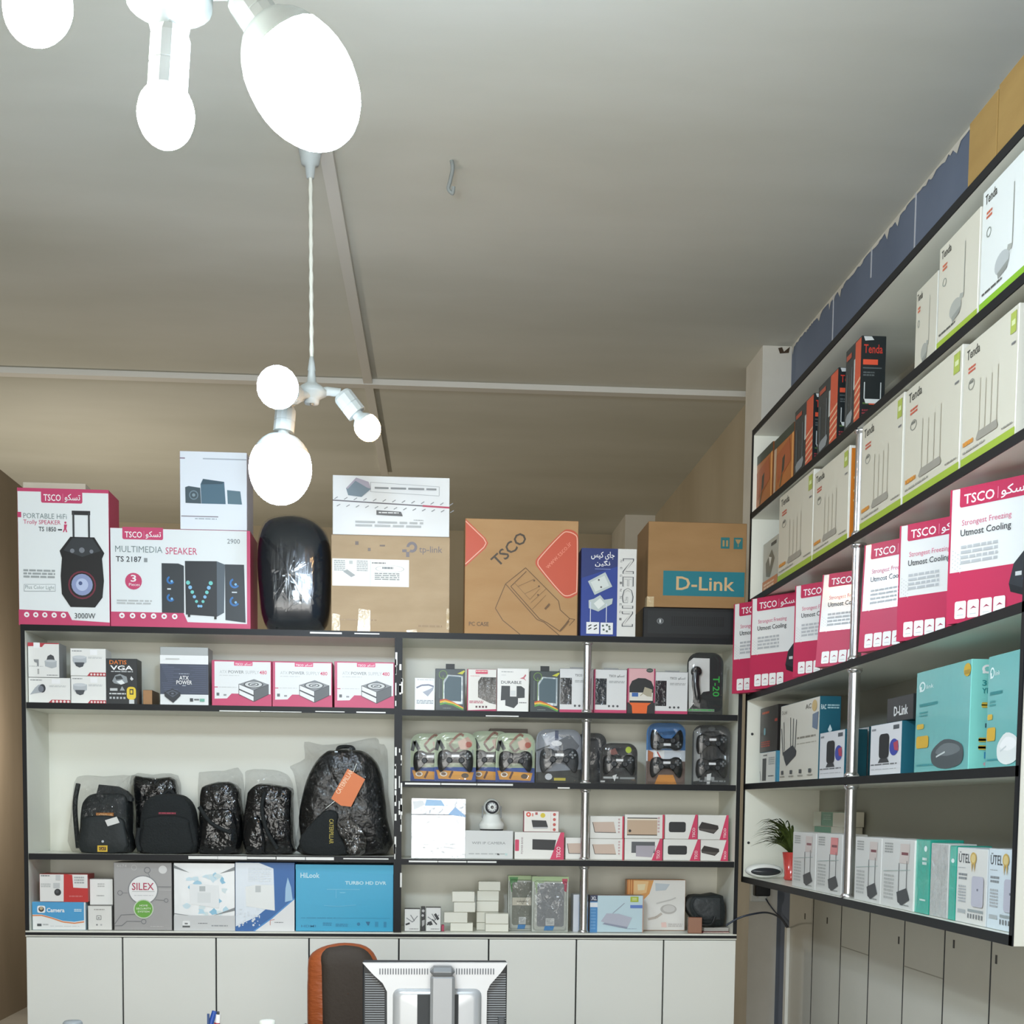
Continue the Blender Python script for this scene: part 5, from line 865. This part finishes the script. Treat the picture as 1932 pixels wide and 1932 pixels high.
def clear_pack(r, label, Y, head, mid):
    t = zbk(10, r, 'clear_pack', label, 'pack', S_B, .05, Y=Y, front='#b9bdb4', side='#a9ada4', group='clear-fronted packs'); f = t.F; x0, y0, x1, y1 = r; w, h = x1-x0, y1-y0
    f.P([(x0, y0), (x1, y0), (x1, y0+h*.09), (x0, y0+h*.09)], '#a3b88a').P([(x0+w*.04, y0+h*.03), (x0+w*.34, y0+h*.03), (x0+w*.25, y0+h*.32), (x0+w*.12, y0+h*.3)], head).P([(x1-w*.18, y0+h*.04), (x1-w*.03, y0+h*.04), (x1-w*.06, y0+h*.28), (x1-w*.16, y0+h*.24)], '#b8455e' if mid else '#9aa58a')
    f.at('insert').RR(x0+w*.14, y0+h*.12, x1-w*.12, y0+h*.9, 22, '#85888a' if mid else '#7d7f74')
    if not mid: f.R(x0+w*.15, y0+h*.4, x1-w*.15, y0+h*.54, '#d3cdbb').G(x0+w*.3, y0+h*.46, x1-w*.3, y0+h*.49, 1, '#8a8578')
    f.at('sticker').R(x0+w*.38, y0+h*.75, x0+w*.62, y0+h*.88, '#c9ccca').G(x0+w*.41, y0+h*.77, x0+w*.59, y0+h*.86, 4, '#9a9d9c').P([(x0+w*.36, y0+h*.89), (x0+w*.62, y0+h*.89), (x0+w*.58, y0+h*.97), (x0+w*.33, y0+h*.97)], '#3a86c4')
    t.part('clear_shell').pillow(rrect(-t.w*.46, t.h*.03, t.w*.46, t.h*.93, .012, 4), -.016, .018, FILM, ((1, 0), (.97, .7), (.92, 1), (.5, 1), (.01, 1)), .0015)
clear_pack((1140, 897, 1425, 1470), 'clear-fronted pack with a green top left corner, behind its twin', 6.12, '#4a8a4c', 0)
clear_pack((1376, 907, 1735, 1476), 'clear-fronted shiny pack with a red top right corner, in front of its twin', 6.05, '#9db38a', 1)
t = zbk(11, (112, 1086, 262, 1482), 'router_box', 'white and blue router box hidden mostly by the chrome post', 'box', S_B, .1, Y=6.08, front='#4778b4', side='#d8dce2'); t.F.R(112, 1086, 168, 1482, '#d3d8e0').R(168, 1086, 262, 1160, '#333c58').at('lettering').T('XL', 190, 1105, 240, 1140, '#e6e8ec', 1)
t = zbk(11, (276, 1092, 804, 1490), 'router_box', 'pale blue router box with a dark blue banner, just right of the chrome post', 'box', S_B, .07, Y=6.05, front='#bfd6de', side='#8a7a74'); f = t.F
f.R(276, 1092, 350, 1490, '#4a8cc4').R(276, 1092, 350, 1160, '#333c58').R(276, 1170, 350, 1220, '#e6e9ec').R(794, 1092, 804, 1490, '#b3917f').at('lettering').T('XL', 288, 1105, 340, 1145, '#e6e8ec', 1).G(285, 1235, 335, 1470, 7, '#6aa0cf').at('tag').R(672, 1105, 752, 1162, '#a8b93a').G(690, 1118, 735, 1150, 3, '#d6dfa8').R(672, 1195, 792, 1228, '#5f7fc4').at('product_picture').PL([(500, 1285), (615, 1175)], 7, '#9aa3b0').P([(385, 1370), (440, 1285), (560, 1290), (690, 1330), (650, 1430), (420, 1385)], '#b4b6c4').P([(420, 1385), (650, 1430), (640, 1450), (400, 1400)], '#8f95a8').G(640, 1445, 740, 1455, 1, '#9ab')
t = zbk(11, (638, 938, 1215, 1486), 'router_box', 'glossy white box with an orange upper left corner, behind the pale blue router box', 'box', S_B, .06, Y=6.16, front=mat('#ebe9e4', .2, coat=.5), side='#c98a4a'); f = t.F
f.P([(638, 938), (900, 945), (860, 1090), (800, 1160), (638, 1160)], '#e0a05c').P([(705, 950), (850, 955), (830, 1080), (705, 1110)], '#efc48a').R(638, 938, 650, 1486, '#c9793a').R(668, 938, 674, 1486, '#b9652c').R(690, 938, 697, 1486, '#b9652c').P([(740, 990), (820, 985), (810, 1050), (745, 1055)], '#f3ddb4').P([(915, 975), (1060, 985), (1020, 1050), (920, 1060)], '#c4cdd4').at('product_picture').C(1050, 1255, 80, '#bdb9b4', 52).C(1055, 1250, 60, '#d3d0cc', 38).PL([(850, 1365), (930, 1345), (985, 1300)], 26, '#c4bab0').PL([(930, 1195), (1080, 1150), (1120, 1130)], 14, '#c9c7c4').at('lettering').G(1050, 1410, 1190, 1450, 2, '#c9c4c0').P([(980, 1400), (1030, 1395), (1035, 1450), (985, 1450)], '#efcfc8')
t = zbk(11, (1385, 1452, 1662, 1490), 'book', 'flat dark red book at the bottom of the clutter, lowest right corner of shelving', 'book', S_B, .18, Y=6.05, front='#8f3038', side='#8f3038'); tk = t; t.part('pages').box((-t.w/2+.004, -.001, .004), (t.w/2-.002, .17, t.h-.004), mat('#d9d3c6'))
t = zbk(11, (1400, 1412, 1648, 1450), 'paper', 'loose white papers lying on the dark red book', 'paper', tk.top+.0005, .17, Y=6.06, front='#a9a7a2', side='#b5b2ab'); tp_ = t; t.rz = .06
t = zbk(11, (1245, 1310, 1380, 1470), 'carton', 'small orange-brown carton leaning beside the papers and red book', 'box', S_B, .03, Y=6.025, front='#8f5f44', side='#7a4a36'); tq = t; t.rz = -.12
o = onY(*zp(11, 1500, 1400), 6.08); t = Thing('laptop_bag', 'black laptop bag slumped on the papers at right end of the lowest shelf', 'bag', (o.x, 6.08, tp_.top+.001)); q = zl(11, [(1395, 1408), (1300, 1320), (1262, 1250), (1255, 1180), (1300, 1105), (1430, 1100), (1605, 1105), (1606, 1408)], 6.08, t.loc); mz = min(p[1] for p in q)
q = [(x, z-mz+.001) for x, z in q]; t.body.pillow(spl(q, 2), 0, .16, DKF, FLAT, zmin=.001); cxm = sum(p[0] for p in q)/len(q)
t.part('flap').pillow([(cxm+(x-cxm)*.8, z*.75+.03) for x, z in q], -.012, .04, mat('#34383a', .5, bump=.2, bscale=60), FLAT); t.part('handle').tube(spl3([(cxm-.04, -.02, .05), (cxm-.03, -.03, .02), (cxm+.03, -.03, .015), (cxm+.05, -.02, .05)]), .006, BLACKPL, 8)

# ================================================================ goods on the right-hand shelving
def near_end(t, fr=(0, 0, 100, 100)): return t.right(fr)
GRS = '#9db33c'
# ---- on top: two cartons
TC = mottled('yellow_cardboard', '#9c7c48', '#a6864f', 4, .75, (1, 1, 3), .05)
t = rk('carton', 'yellow-brown carton with a plain face on top of right-hand shelving, farther of two', 'box', 1824, 1877, 241, ZR[5], .25, X=1.50, front=TC, group='cartons on the wall shelving')
y_ = solveY(1879, 1.50, ZR[5]); t2_ = rk('carton', 'yellow-brown carton on top of right-hand shelving, nearer one, cut by the frame edge', 'box', 1879, 0, 190, ZR[5], .25, X=1.50, near=y_-.45, h=t.h*1.03, front=TC, group='cartons on the wall shelving')
# ---- top row
def hx(px, py, z, X=1.47): return onX(px, py, X).z-z
for xl, xr, yt, lab, dz in ((1422, 1456, 870, 'small orange adapter pack at far end of the top wall shelf', 0), (1459, 1496, 836, 'small orange adapter pack, second from far end of the top wall shelf', 0)):
    t = rk('adapter_pack', lab, 'box', xl, xr, yt, ZR[4], .05, front='#b06a34', side='#7d4a2a', group='orange adapter packs'); f = t.F
    f.R(0, 0, 100, 16, '#3a4238').P([(0, 16), (14, 16), (10, 100), (0, 100)], '#c4a88c').R(92, 16, 100, 100, '#e0a05a').P([(14, 30), (80, 20), (88, 60), (20, 80)], '#a85a34').at('product_picture').P([(45, 44), (58, 40), (54, 66), (42, 70)], '#3c3a30').L(44, 70, 34, 90, 5, '#6d5a3a')
for i, (xl, xr, yt, lab) in enumerate(((1497, 1532, 745, 'tall black router box with orange striped edge, farthest of the three'), (1541, 1578, 697, 'tall black router box with orange striped edge, middle of the three'), (1592, 1621, 638, 'tall black router box with orange striped edge, nearest, its red-lettered end showing'))):
    t = rk('router_box', lab, 'box', xl, xr, 0, ZR[4], .085, h=hx(xr, yt, ZR[4]), front='#34393a', side='#23282a', group='tall black router boxes'); f = t.F
    f.R(64, 2, 100, 100, '#c9583c'); f.R(56, 20, 64, 55, '#b9bdb9')
    for k in range(5): f.P([(64, 52+k*9), (100, 46+k*9), (100, 49+k*9), (64, 55+k*9)], '#e0b08c'); f.lay -= 1
    f.lay += 1; f.at('product_picture').R(12, 30, 15, 82, '#6d7376').R(44, 26, 47, 78, '#6d7376').P([(10, 82), (20, 78), (50, 76), (54, 82), (46, 90), (14, 92)], '#8d9293').at('lettering').R(8, 8, 40, 14, '#a8503c')
    g_ = near_end(t); g_.at('lettering').T('Tenda', 10, 10, 86, 20, '#c23c30', 1).R(8, 27, 68, 33, '#d9563a').R(8, 36, 84, 37.5, '#555c5e').G(10, 41, 56, 47, 2, '#5a6062').G(8, 84, 62, 97, 4, '#8f3a40').R(10, 76, 34, 78, '#4f6a3c').R(36, 75, 88, 78.5, '#cf5a3c').at('product_picture').R(14, 53, 18, 72, '#c4c9ca').R(80, 53, 84, 72, '#c4c9ca').P([(16, 72), (80, 72), (74, 77), (22, 77)], '#d3d7d7').at(None).P([(8, 1), (40, 1), (50, 5), (14, 6)], '#c9cccc')
TN = '#d0cab8'
def tenda(xl, xr, yt, zb, label, kind, X=1.456, near=None, h=None, d=.07, side='#e2e0d6', frm=None):
    t = rk('router_box', label, 'box', xl, xr, yt, zb, d, X=X, near=near, h=h, front=TN if kind != 'bright' else '#e2e4de', side=side, group='white router boxes with a green foot'); f = t.F
    f.R(0, 92.5, 100, 99, GRS if kind != 'bright' else '#86b52c').R(0, 99, 100, 100, '#e9e9e2'); f.at('lettering').T('Tenda', 6, 5, 31, 13, '#4a4a44', 1)
    if kind == 'ant':
        f.G(10, 20, 24, 26, 2, '#c9604a').O_(17, 35, 6, 1, '#8a8a80', 4.5).R(13, 32, 20, 34, '#77776e').at('green_tag').P([(87, 4), (97, 4), (97, 20), (87, 20)], '#a8b452').R(89, 10, 95, 14, '#d6dcaa').at('lettering').G(90, 27, 97, 30, 1, '#777')
        f.at('product_picture')
        for x in (34, 45, 56, 67): f.R(x, 40-abs(x-50)*.3, x+1.2, 80, '#bfb9a8')
        f.P([(30, 83), (34, 78), (68, 78), (71, 83), (69, 85), (32, 85)], '#9a9589').at('lettering').G(5, 80, 25, 86, 1, '#d9923a').G(5, 88, 48, 90.5, 1, '#9d9a8f').G(78, 88, 97, 90, 1, '#8d8a80')
    else:
        f.G(10, 20, 22, 27, 2, '#cf6a4a').O_(16, 38, 5, 1.2, '#8f948a', 4).at('product_picture').R(66, 18, 67.5, 66, '#9d9d92').P([(58, 64), (68, 66), (66, 70), (56, 69)], '#a4a49a').C(47, 74, 15, '#a8a89e' if kind != 'bright' else '#b4b7b4', 9).P([(38, 80), (60, 76), (58, 82), (40, 85)], '#8f9088').at('lettering').G(6, 86, 48, 89, 1, '#55554e')
    return t
tenda(1724, 1764, 557, ZR[4], 'white dish-antenna router box at far side of the top wall shelf, set back', 'dish', X=1.50)
tenda(1767, 1843, 478, ZR[4], 'white dish-antenna router box, middle of the three on the top wall shelf', 'dish')
tenda(1847, 0, 374, ZR[4], 'brightest white dish-antenna router box with vivid green foot, nearest on top shelf', 'bright', near=solveY(1847, 1.456, ZR[4])-.29)
# ---- second row down
t = rk('adapter_pack', 'small grey and orange adapter pack at far end of the white router row', 'box', 1438, 1466, 1030, ZR[3], .05, X=1.49, front='#b4b2a4', side='#9a9486'); f = t.F
f.R(0, 72, 100, 100, '#c47a44').at('product_picture').P([(20, 40), (60, 20), (80, 40), (50, 70), (25, 65)], '#6d6a5c').P([(40, 30), (60, 35), (50, 50)], '#d3d0c4').at('lettering').R(55, 8, 90, 14, '#4a4a44').G(10, 78, 80, 90, 2, '#e3c4a4')
tenda(1467, 1531, 943, ZR[3], 'white multi-antenna router box, farthest of five in its row', 'ant')
t = tenda(1532.5, 1598, 899, ZR[3], 'white multi-antenna router box with bright orange end, second of five', 'ant', side='#e2e0d6')
g_ = near_end(t); g_.at('orange_end').R(10, 3, 100, 100, '#cf7a26').R(40, 11, 80, 15, '#f0e4cc').R(25, 33, 85, 35, '#e9d3a4').R(25, 47, 85, 49, '#e9d3a4').R(25, 57, 85, 59, '#e9d3a4')
tenda(1621.5, 1699, 811, ZR[3], 'white multi-antenna router box, middle of five, just right of the post', 'ant')
tenda(1703, 1808, 745, ZR[3], 'white multi-antenna router box, fourth of five in its row', 'ant')
tenda(1812, 0, 664, ZR[3], 'white multi-antenna router box, nearest of five, cut by the frame edge', 'ant', near=solveY(1812, 1.456, ZR[3])-.335, d=.08)
# ---- third row: cooling pad boxes, each turned toward the room
CR = '#bb2d53'
PINKS = [((1381, 1312), (1373, 1148), 'leftmost, jutting past the shelf end'), ((1414, 1302), (1424, 1127), 'second from the far end'), ((1496, 1287), (1501, 1106), 'third, just left of its glary neighbour'), ((1538, 1270), (1557, 1079), 'glaring one just left of the chrome post'), ((1619, 1243), (1631, 1030), 'glaring one just right of the chrome post'), ((1691, 1215), (1714, 984), 'second nearest, beside the largest-looking one'), ((1785, 1184), (1802, 921), 'nearest and largest in view')]
for i, (bl, tl, lab) in enumerate(PINKS):
    X0 = 1.375 if not i else 1.40 if i == 1 else 1.43
    Y0 = solveY(bl[0], X0, ZR[2]); h = onX(tl[0], tl[1], X0).z-ZR[2]; w = h*.86; a = -math.radians(58)
    c = Vector((X0, Y0, ZR[2]))+Vector((math.cos(a), math.sin(a), 0))*w/2
    glare = i in (3, 4); c.z += .009 if glare else .0005; tl_ = 0
    if glare:                     # these two lean back and catch the lamp
        pt = onY(*((1588, 1205) if i == 3 else (1662, 1115)), Y0-.12); n = ((Vector((0, 0, EYE))-pt).normalized()+(onY(529, 884, 4.78)-pt).normalized()).normalized()
        a = math.atan2(n.x, -n.y); tl_ = -math.asin(n.z); c = Vector((X0, Y0, c.z))+Vector((math.cos(a), math.sin(a), 0))*w/2; print('lean', i, math.degrees(a), math.degrees(tl_))
    t = Box('cooling_pad_box', 'white and crimson laptop cooler box, '+lab, 'box', w, h, .05, c, a, tilt=tl_, front=mat('#e3e4e2', .16, bump=.03, bscale=50, coat=.5), side=CR, left=CR, group='laptop cooler boxes'); f = t.F
    f.R(0, 0, 2, 100, CR).P([(2, 62), (100, 62), (100, 100), (2, 100)], CR).P([(2, 62), (30, 62), (2, 62.3)], CR)
    badge(f, 10, 0, 82, 14.5, CR, 2); f.R(10, -.0, 82, 1, CR)
    f.at('lettering').T('Strongest Freezing', 13, 24, 62, 29.5, '#cf6a86').T('Utmost Cooling', 12, 31, 62, 37.5, '#4a4d50', 1).G(13, 43, 50, 58, 4, '#b3b6b8').at('dot_pattern')
    for k in range(5):
        for j in range(4): f.C(5+j*2.6, 46+k*3+j*1.5, .5, '#b9bcbe', n=6); f.lay -= 1
    f.lay += 1; f.at('product_picture').P([(64, 82), (62, 76), (66, 62), (100, 32), (100, 92)], '#2b2e33').P([(74, 74), (100, 48), (100, 80)], '#33364f').P([(64, 82), (62, 76), (100, 88), (100, 92)], '#1a1c1f').R(68, 68, 74, 71, '#c9cccc')
    f.at('icon_row')
    for k in range(4): f.RR(9+k*13, 84, 20.5+k*13, 97, 1.5, '#ececea'); f.at('icon_row').P([(11.5+k*13, 91), (15+k*13, 88.5), (18.5+k*13, 90.5), (15+k*13, 90)], '#a23a55'); f.R(11.5+k*13, 94, 18+k*13, 94.6, '#c4c6c6'); f.lay -= 1
# ---- fourth row
Z1 = ZR[1]
t = rk('router_box', 'small white box picturing a black stick, under the black and orange box', 'box', 1433, 1465, 1421, Z1, .07, X=1.50, front='#e2e2dc', side='#4f97b4'); f = t.F
f.R(92, 0, 100, 100, '#4f97b4').at('product_picture').R(16, 20, 38, 92, '#33363a').PL([(8, 90), (2, 60)], 3, '#8f9294').at('lettering').R(20, 8, 42, 12, '#777').G(52, 18, 86, 44, 4, '#b3b6b4').G(52, 76, 84, 82, 1, '#777')
t2 = rk('router_box', 'small black and orange box standing on the small white one', 'box', 1433, 1466, 1338, t.top+.0005, .07, X=1.50, front='#2b2624', side='#231f1e'); t2.F.at('lettering').G(12, 10, 52, 18, 1, '#c9562e').R(84, 30, 98, 36, '#b0402e').G(10, 76, 60, 90, 3, '#b0402e').at('product_picture').RR(24, 46, 34, 62, 4, '#7fb4bc')
t = rk('router_box', 'large white box picturing a black router with tall aerials, beside dark teal end', 'box', 1470, 1543, 1334, Z1, .08, X=1.47, front='#d9d6ca', side='#1e5a6c'); f = t.F
f.at('lettering').T('D-Link', 4, 7, 18, 12, '#77746a').G(46, 45, 92, 49, 1, '#8a8578').G(46, 53, 94, 55, 1, '#b0ac9e').T('AC', 66, 6, 80, 12, '#77746a', 1).at('sticker').C(88, 10, 6, '#cdb27a', 7).P([(84, 20), (98, 18), (96, 40), (84, 36)], '#6f7f94').at('product_picture')
for x0, y0, x1, y1 in ((10, 22, 13, 60), (28, 18, 30, 58), (36, 20, 36, 60), (44, 22, 42, 58), (4, 30, 10, 66)): f.L(x0, y0, x1, y1, 1.5, '#57585a')
f.P([(10, 62), (36, 54), (46, 62), (44, 68), (20, 80), (14, 72)], '#3d4043').at('icon_row')
for k in range(4): f.R(6+k*24, 86, 12+k*24, 91, '#55585a'); f.G(3+k*24, 93, 16+k*24, 96, 1, '#9d9a90')
g_ = near_end(t); g_.at('lettering').T('RAC', 6, 10, 30, 16, '#cfe0e4', 1).G(36, 10, 92, 16, 2, '#9fc0c8').G(30, 48, 62, 54, 1, '#cfe0e4').G(28, 60, 72, 72, 4, '#7fa8b4').P([(40, 40), (50, 34), (60, 40), (50, 46)], '#cfe0e4')
def cambox(xl, xr, yt, label, **k):
    t = rk('camera_box', label, 'box', xl, xr, yt, Z1, .08, X=1.47, front='#dcdde0', side='#1e5a6c', group='white camera boxes with a coloured ball', **k); f = t.F
    f.at('lettering').R(4, 8, 18, 12, '#8a8c90').R(74, 6, 92, 14, '#54595e').G(4, 78, 88, 82, 1, '#6d7074').G(6, 88, 86, 90, 1, '#b0b3b6').at('product_picture').RR(30, 20, 62, 68, 8, '#26282b').P([(34, 68), (58, 68), (64, 76), (28, 76)], '#3a3c40').C(78, 48, 14, '#3d4aa0', 16).P([(76, 40), (90, 36), (92, 56), (80, 54)], '#b0465a')
    return t
cambox(1545, 1592, 1384, 'white box picturing a black camera, left of the chrome post on the fourth row')
cambox(1597, 1638, 1378, 'white box picturing a black camera, half hidden behind the chrome post', ) if 0 else rk('camera_box', 'white camera box edge half hidden behind the chrome post', 'box', 1598, 1637, 1378, Z1, .06, X=1.56, front='#d5d6da', side='#1e5a6c').F.at('product_picture').C(60, 50, 22, '#3a3f70', 18)
tk5 = cambox(1640.5, 1699, 1370, 'white box picturing a black camera, right of the chrome post on the fourth row')
t = rk('router_box', 'black box with white lettering lying on the white camera box', 'box', 1673, 1722, 1319, tk5.top+.0005, .07, X=1.48, front='#37393a', side='#2a2c2d'); t.F.at('lettering').T('D-Link', 28, 38, 82, 76, '#dfe1e0', 2)
t = rk('router_box', 'narrow white box edge beside the first aqua box', 'box', 1713, 1721, 1362, Z1, .07, X=1.56, front='#dcdcd8', side='#7fb4bc'); t.F.R(10, 8, 60, 14, '#a05a48')
AQ = mat('#6fb2b0', .22, bump=.12, bscale=9, coat=.4)
def aqua(xl, xr, yt, label, dev, near=None, d=.085):
    t = rk('extender_box', label, 'box', xl, xr, yt, Z1, d, X=1.47, near=near, front=AQ, side=mat('#86d3cc', .25, coat=.4), group='aqua network boxes'); f = t.F
    f.at('logo').O_(12, 15, 6, 2, '#d9ecea', 5).R(7, 15, 11, 20, '#d9ecea').T('link', 20, 14, 34, 18, '#d9ecea').at('lettering').G(8, 32, 42, 37, 1, '#3d8a8c').G(8, 40, 24, 46, 2, '#4f9a9a').G(6, 92, 60, 95, 1, '#3f9096').at('sticker').C(94, 9, 6, '#c9a63c', 6).R(89, 9, 99, 13, '#a88a3a').RR(4, 52, 18, 57, 2, '#d0b04a').RR(4, 64, 28, 76, 3, '#d0a83c').at('product_picture')
    f.P(spl([(34, 86), (38, 78), (58, 70), (84, 74), (92, 82), (88, 94), (62, 98), (40, 94)], 3), dev).P(spl([(42, 82), (58, 74), (80, 76), (86, 82), (64, 86)], 3), '#6d7578' if dev != '#dfe3e1' else '#eef0ee').L(44, 86, 60, 82, 1.6, '#c9d0d0')
    g_ = near_end(t); g_.at('spine_print').O_(52, 9, 18, 8, '#eef6f4', 4).R(36, 9, 44, 13, '#eef6f4').T('300', 36, 19, 92, 24, '#2c8a8c', 1).T('YEAR', 36, 26, 92, 31, '#2c8a8c', 1).RR(36, 39, 96, 44, 3, '#d0b04a').R(50, 58, 90, 62, '#3a5f6a').RR(30, 71, 70, 75, 3, '#d0b04a').RR(30, 78, 70, 82, 3, '#d0b04a').R(50, 84, 80, 90, '#3c8ab4').C(60, 95, 12, '#c9a0a8', 2)
    return t
aqua(1724, 1826, 1272, 'aqua network box picturing a dark grey puck, farther of two', '#4d5558')
aqua(1858, 1927, 1242, 'aqua network box picturing a white puck, nearer of two at frame edge', '#dfe3e1', d=.06)
# ---- bottom row
Z0 = ZR[0]
def anten(xl, xr, yt, label, red):
    t = rk('antenna_box', label, 'box', xl, xr, yt, Z0, .09, X=1.47, front='#d5d6d3', side='#dfe0de', group='pale antenna boxes'); f = t.F
    f.at('lettering').G(8, 6, 34, 22, 4, '#a3a6a4').G(8, 52, 40, 90, 7, '#b9bbb8').G(60, 92, 88, 95, 1, '#8d908e').at('red_panel').P([(58, 6), (86, 6), (84, 34), (56, 34)], '#d98a8a' if red else '#cfc4bf').R(62, 18, 82, 22, '#7d4a50').at('product_picture').R(54, 34, 56, 76, '#77797b').R(78, 30, 80, 74, '#77797b').P([(50, 76), (80, 68), (90, 84), (66, 94), (54, 90)], '#44474a').L(6, 48, 90, 42, 1, '#a9b9b6')
    return t
for a in ((1494, 1537, 1569, 'pale box picturing a two-stalk antenna, farthest of four on the bottom row', 0), (1538.5, 1586, 1571, 'pale box with a pink panel picturing an antenna, second of four', 1), (1611, 1660, 1578, 'pale box picturing a two-stalk antenna, third, just right of the post', 0), (1662, 1722, 1581, 'pale box picturing a two-stalk antenna, fourth, beside the teal pouch', 0)): anten(*a)
TEAL = mat('#3fb3a0', .18, bump=.4, bscale=14, coat=.6)
t = rk('pouch_box', 'teal shiny wrapped box, nearest the pale antenna boxes', 'box', 1724, 1751, 1583, Z0, .10, X=1.475, front=TEAL, side='#2a9a88'); t.F.at('lettering').C(70, 12, 10, '#e0efec', 4).G(50, 24, 80, 36, 2, '#d3e9e4').G(40, 80, 80, 84, 1, '#d3e9e4')
t = rk('pouch_box', 'white crinkled shiny wrapped box between the two teal ones', 'box', 1753, 1786, 1590, Z0, .08, X=1.475, front=mat('#dfe3e2', .14, .1, bump=.7, bscale=12, coat=.8), side='#c9cdcc'); t.F.at('plastic_wrap').R(2, 1, 98, 99, FILM)
t = rk('pouch_box', 'narrow teal wrapped box beside the two medal boxes', 'box', 1788, 1800.5, 1595, Z0, .10, X=1.475, front=TEAL, side='#2a9a88'); t.F.C(50, 20, 24, '#e0efec', 3)
def medal(xl, xr, yt, label, tint, near=None):
    t = rk('modem_box', label, 'box', xl, xr, yt, Z0, .08, X=1.475, near=near, front=tint, side='#cfd6da', group='white boxes with a gold medal'); f = t.F
    f.at('lettering').T('ÜTEL', 6, 5, 44, 20, '#54585c', 1).G(6, 26, 30, 27.5, 1, '#a9adb0').G(8, 34, 36, 44, 2, '#8d9296').G(8, 50, 34, 74, 6, '#b3b7ba').R(8, 82, 34, 87, '#aeb4b6').R(42, 80, 92, 83.5, '#9aa3a4').at('icon_row')
    for k in range(6): f.R(42+k*9, 86, 46+k*9, 92, '#777b7e')
    f.at('gold_medal').C(56, 13, 10, '#c9a85c', 8).C(56, 13, 7, '#dbc68a', 5.6).P([(50, 20), (55, 20), (52, 32)], '#c2a25a').P([(58, 20), (63, 20), (61, 32)], '#c2a25a').at('product_picture').RR(54, 36, 92, 76, 5, '#bcbcc9').R(71, 52, 76, 55, '#6d7080')
    return t
medal(1802, 1859, 1598, 'white modem box with a gold medal, farther of the two', '#dcdcd8')
medal(1861, 1906, 1600, 'bluish-white modem box with a gold medal, at near end of the bottom row', '#d3dfe6', near=RY0+.025)
# ---- behind and beside them
q = onX(1447, 1647, 1.58); yq = q.y
t = Thing('access_point', 'round white disc device with dark grey face at far end of the bottom wall shelf', 'device', (1.505, 5.80, Z0)); ov = [(.083*math.cos(2*PI*k/28), .033+.032*math.sin(2*PI*k/28)) for k in range(28)]
t.body.pillow(ov, 0, .07, WPL, ((1, 0), (.97, .5), (.88, .9), (.7, 1), (.01, 1))); t.part('dark_face').pillow([(x*.8, .03+(z-.033)*.55) for x, z in ov], -.004, .01, mat('#34373b', .3, coat=.3), ((1, 0), (.95, .8), (.01, 1)))
zt = onX(1478, 1607, 1.56).z
t = Thing('potted_plant', 'drooping green grass-like plant in a translucent red pot', 'plant', (1.585, 5.68, Z0)); hp = zt-Z0
t.part('pot').lathe([(0, .001), (.03, .001), (.034, .01), (.03, .02), (.042, hp), (.038, hp), (.028, .03), (0, .03)], mat('#cf4a44', .15, coat=.6), seg=20)
LEAF = mottled('leaf_green', '#3d4a24', '#5a6a30', 20, .6, (1, 1, 1), 0); rd = random.Random(11)
for k in range(70):
    a = rd.uniform(PI*.75, PI*1.25) if k < 36 else rd.uniform(PI*.55, PI*1.45); l = rd.uniform(.09, .2); up = rd.uniform(.06, .17); dx, dy = math.cos(a), math.sin(a)*.5; pts = []
    for s in range(7):
        u = s/6; pts.append(Vector((dx*l*u**1.2, dy*l*u, hp*.9+up*math.sin(PI*.62*u)-.07*max(0, u-.55))))
    wv = Vector((-dy, dx, .3)).normalized()*.008; vs = []
    for s, p in enumerate(pts): vs += [p-wv*(1-(s/6)**2), p+wv*(1-(s/6)**2)]
    t.part('foliage').add(vs, [(2*s, 2*s+1, 2*s+3, 2*s+2) for s in range(6)], LEAF, True)
z2 = onX(1535, 1558, 1.70).z; z3 = onX(1535, 1531, 1.70).z; ya, yb_ = solveY(1532, 1.70, Z0), solveY(1590, 1.70, Z0)
t = Box('carton', 'green and white box, lower of two stacked behind the antenna boxes', 'box', ya-yb_-.03, z2-Z0, .08, (1.70, (ya+yb_)/2, Z0), -PI/2, front='#4a8a6a', side='#d8d3c0', group='green and white boxes'); f = t.F; f.R(60, 0, 100, 100, '#d5d0bf')
t = Box('carton', 'green and white box, upper of two stacked behind the antenna boxes', 'box', ya-yb_, z3-z2-.0005, .08, (1.70, (ya+yb_)/2, z2+.0005), -PI/2, front='#4f8a68', side='#d8d3c0', group='green and white boxes'); f = t.F; f.R(0, 0, 26, 100, '#c9cbb9').R(64, 6, 100, 100, '#d9d4c2').G(34, 20, 58, 60, 3, '#9cc0aa')

for t in THINGS: t.done()
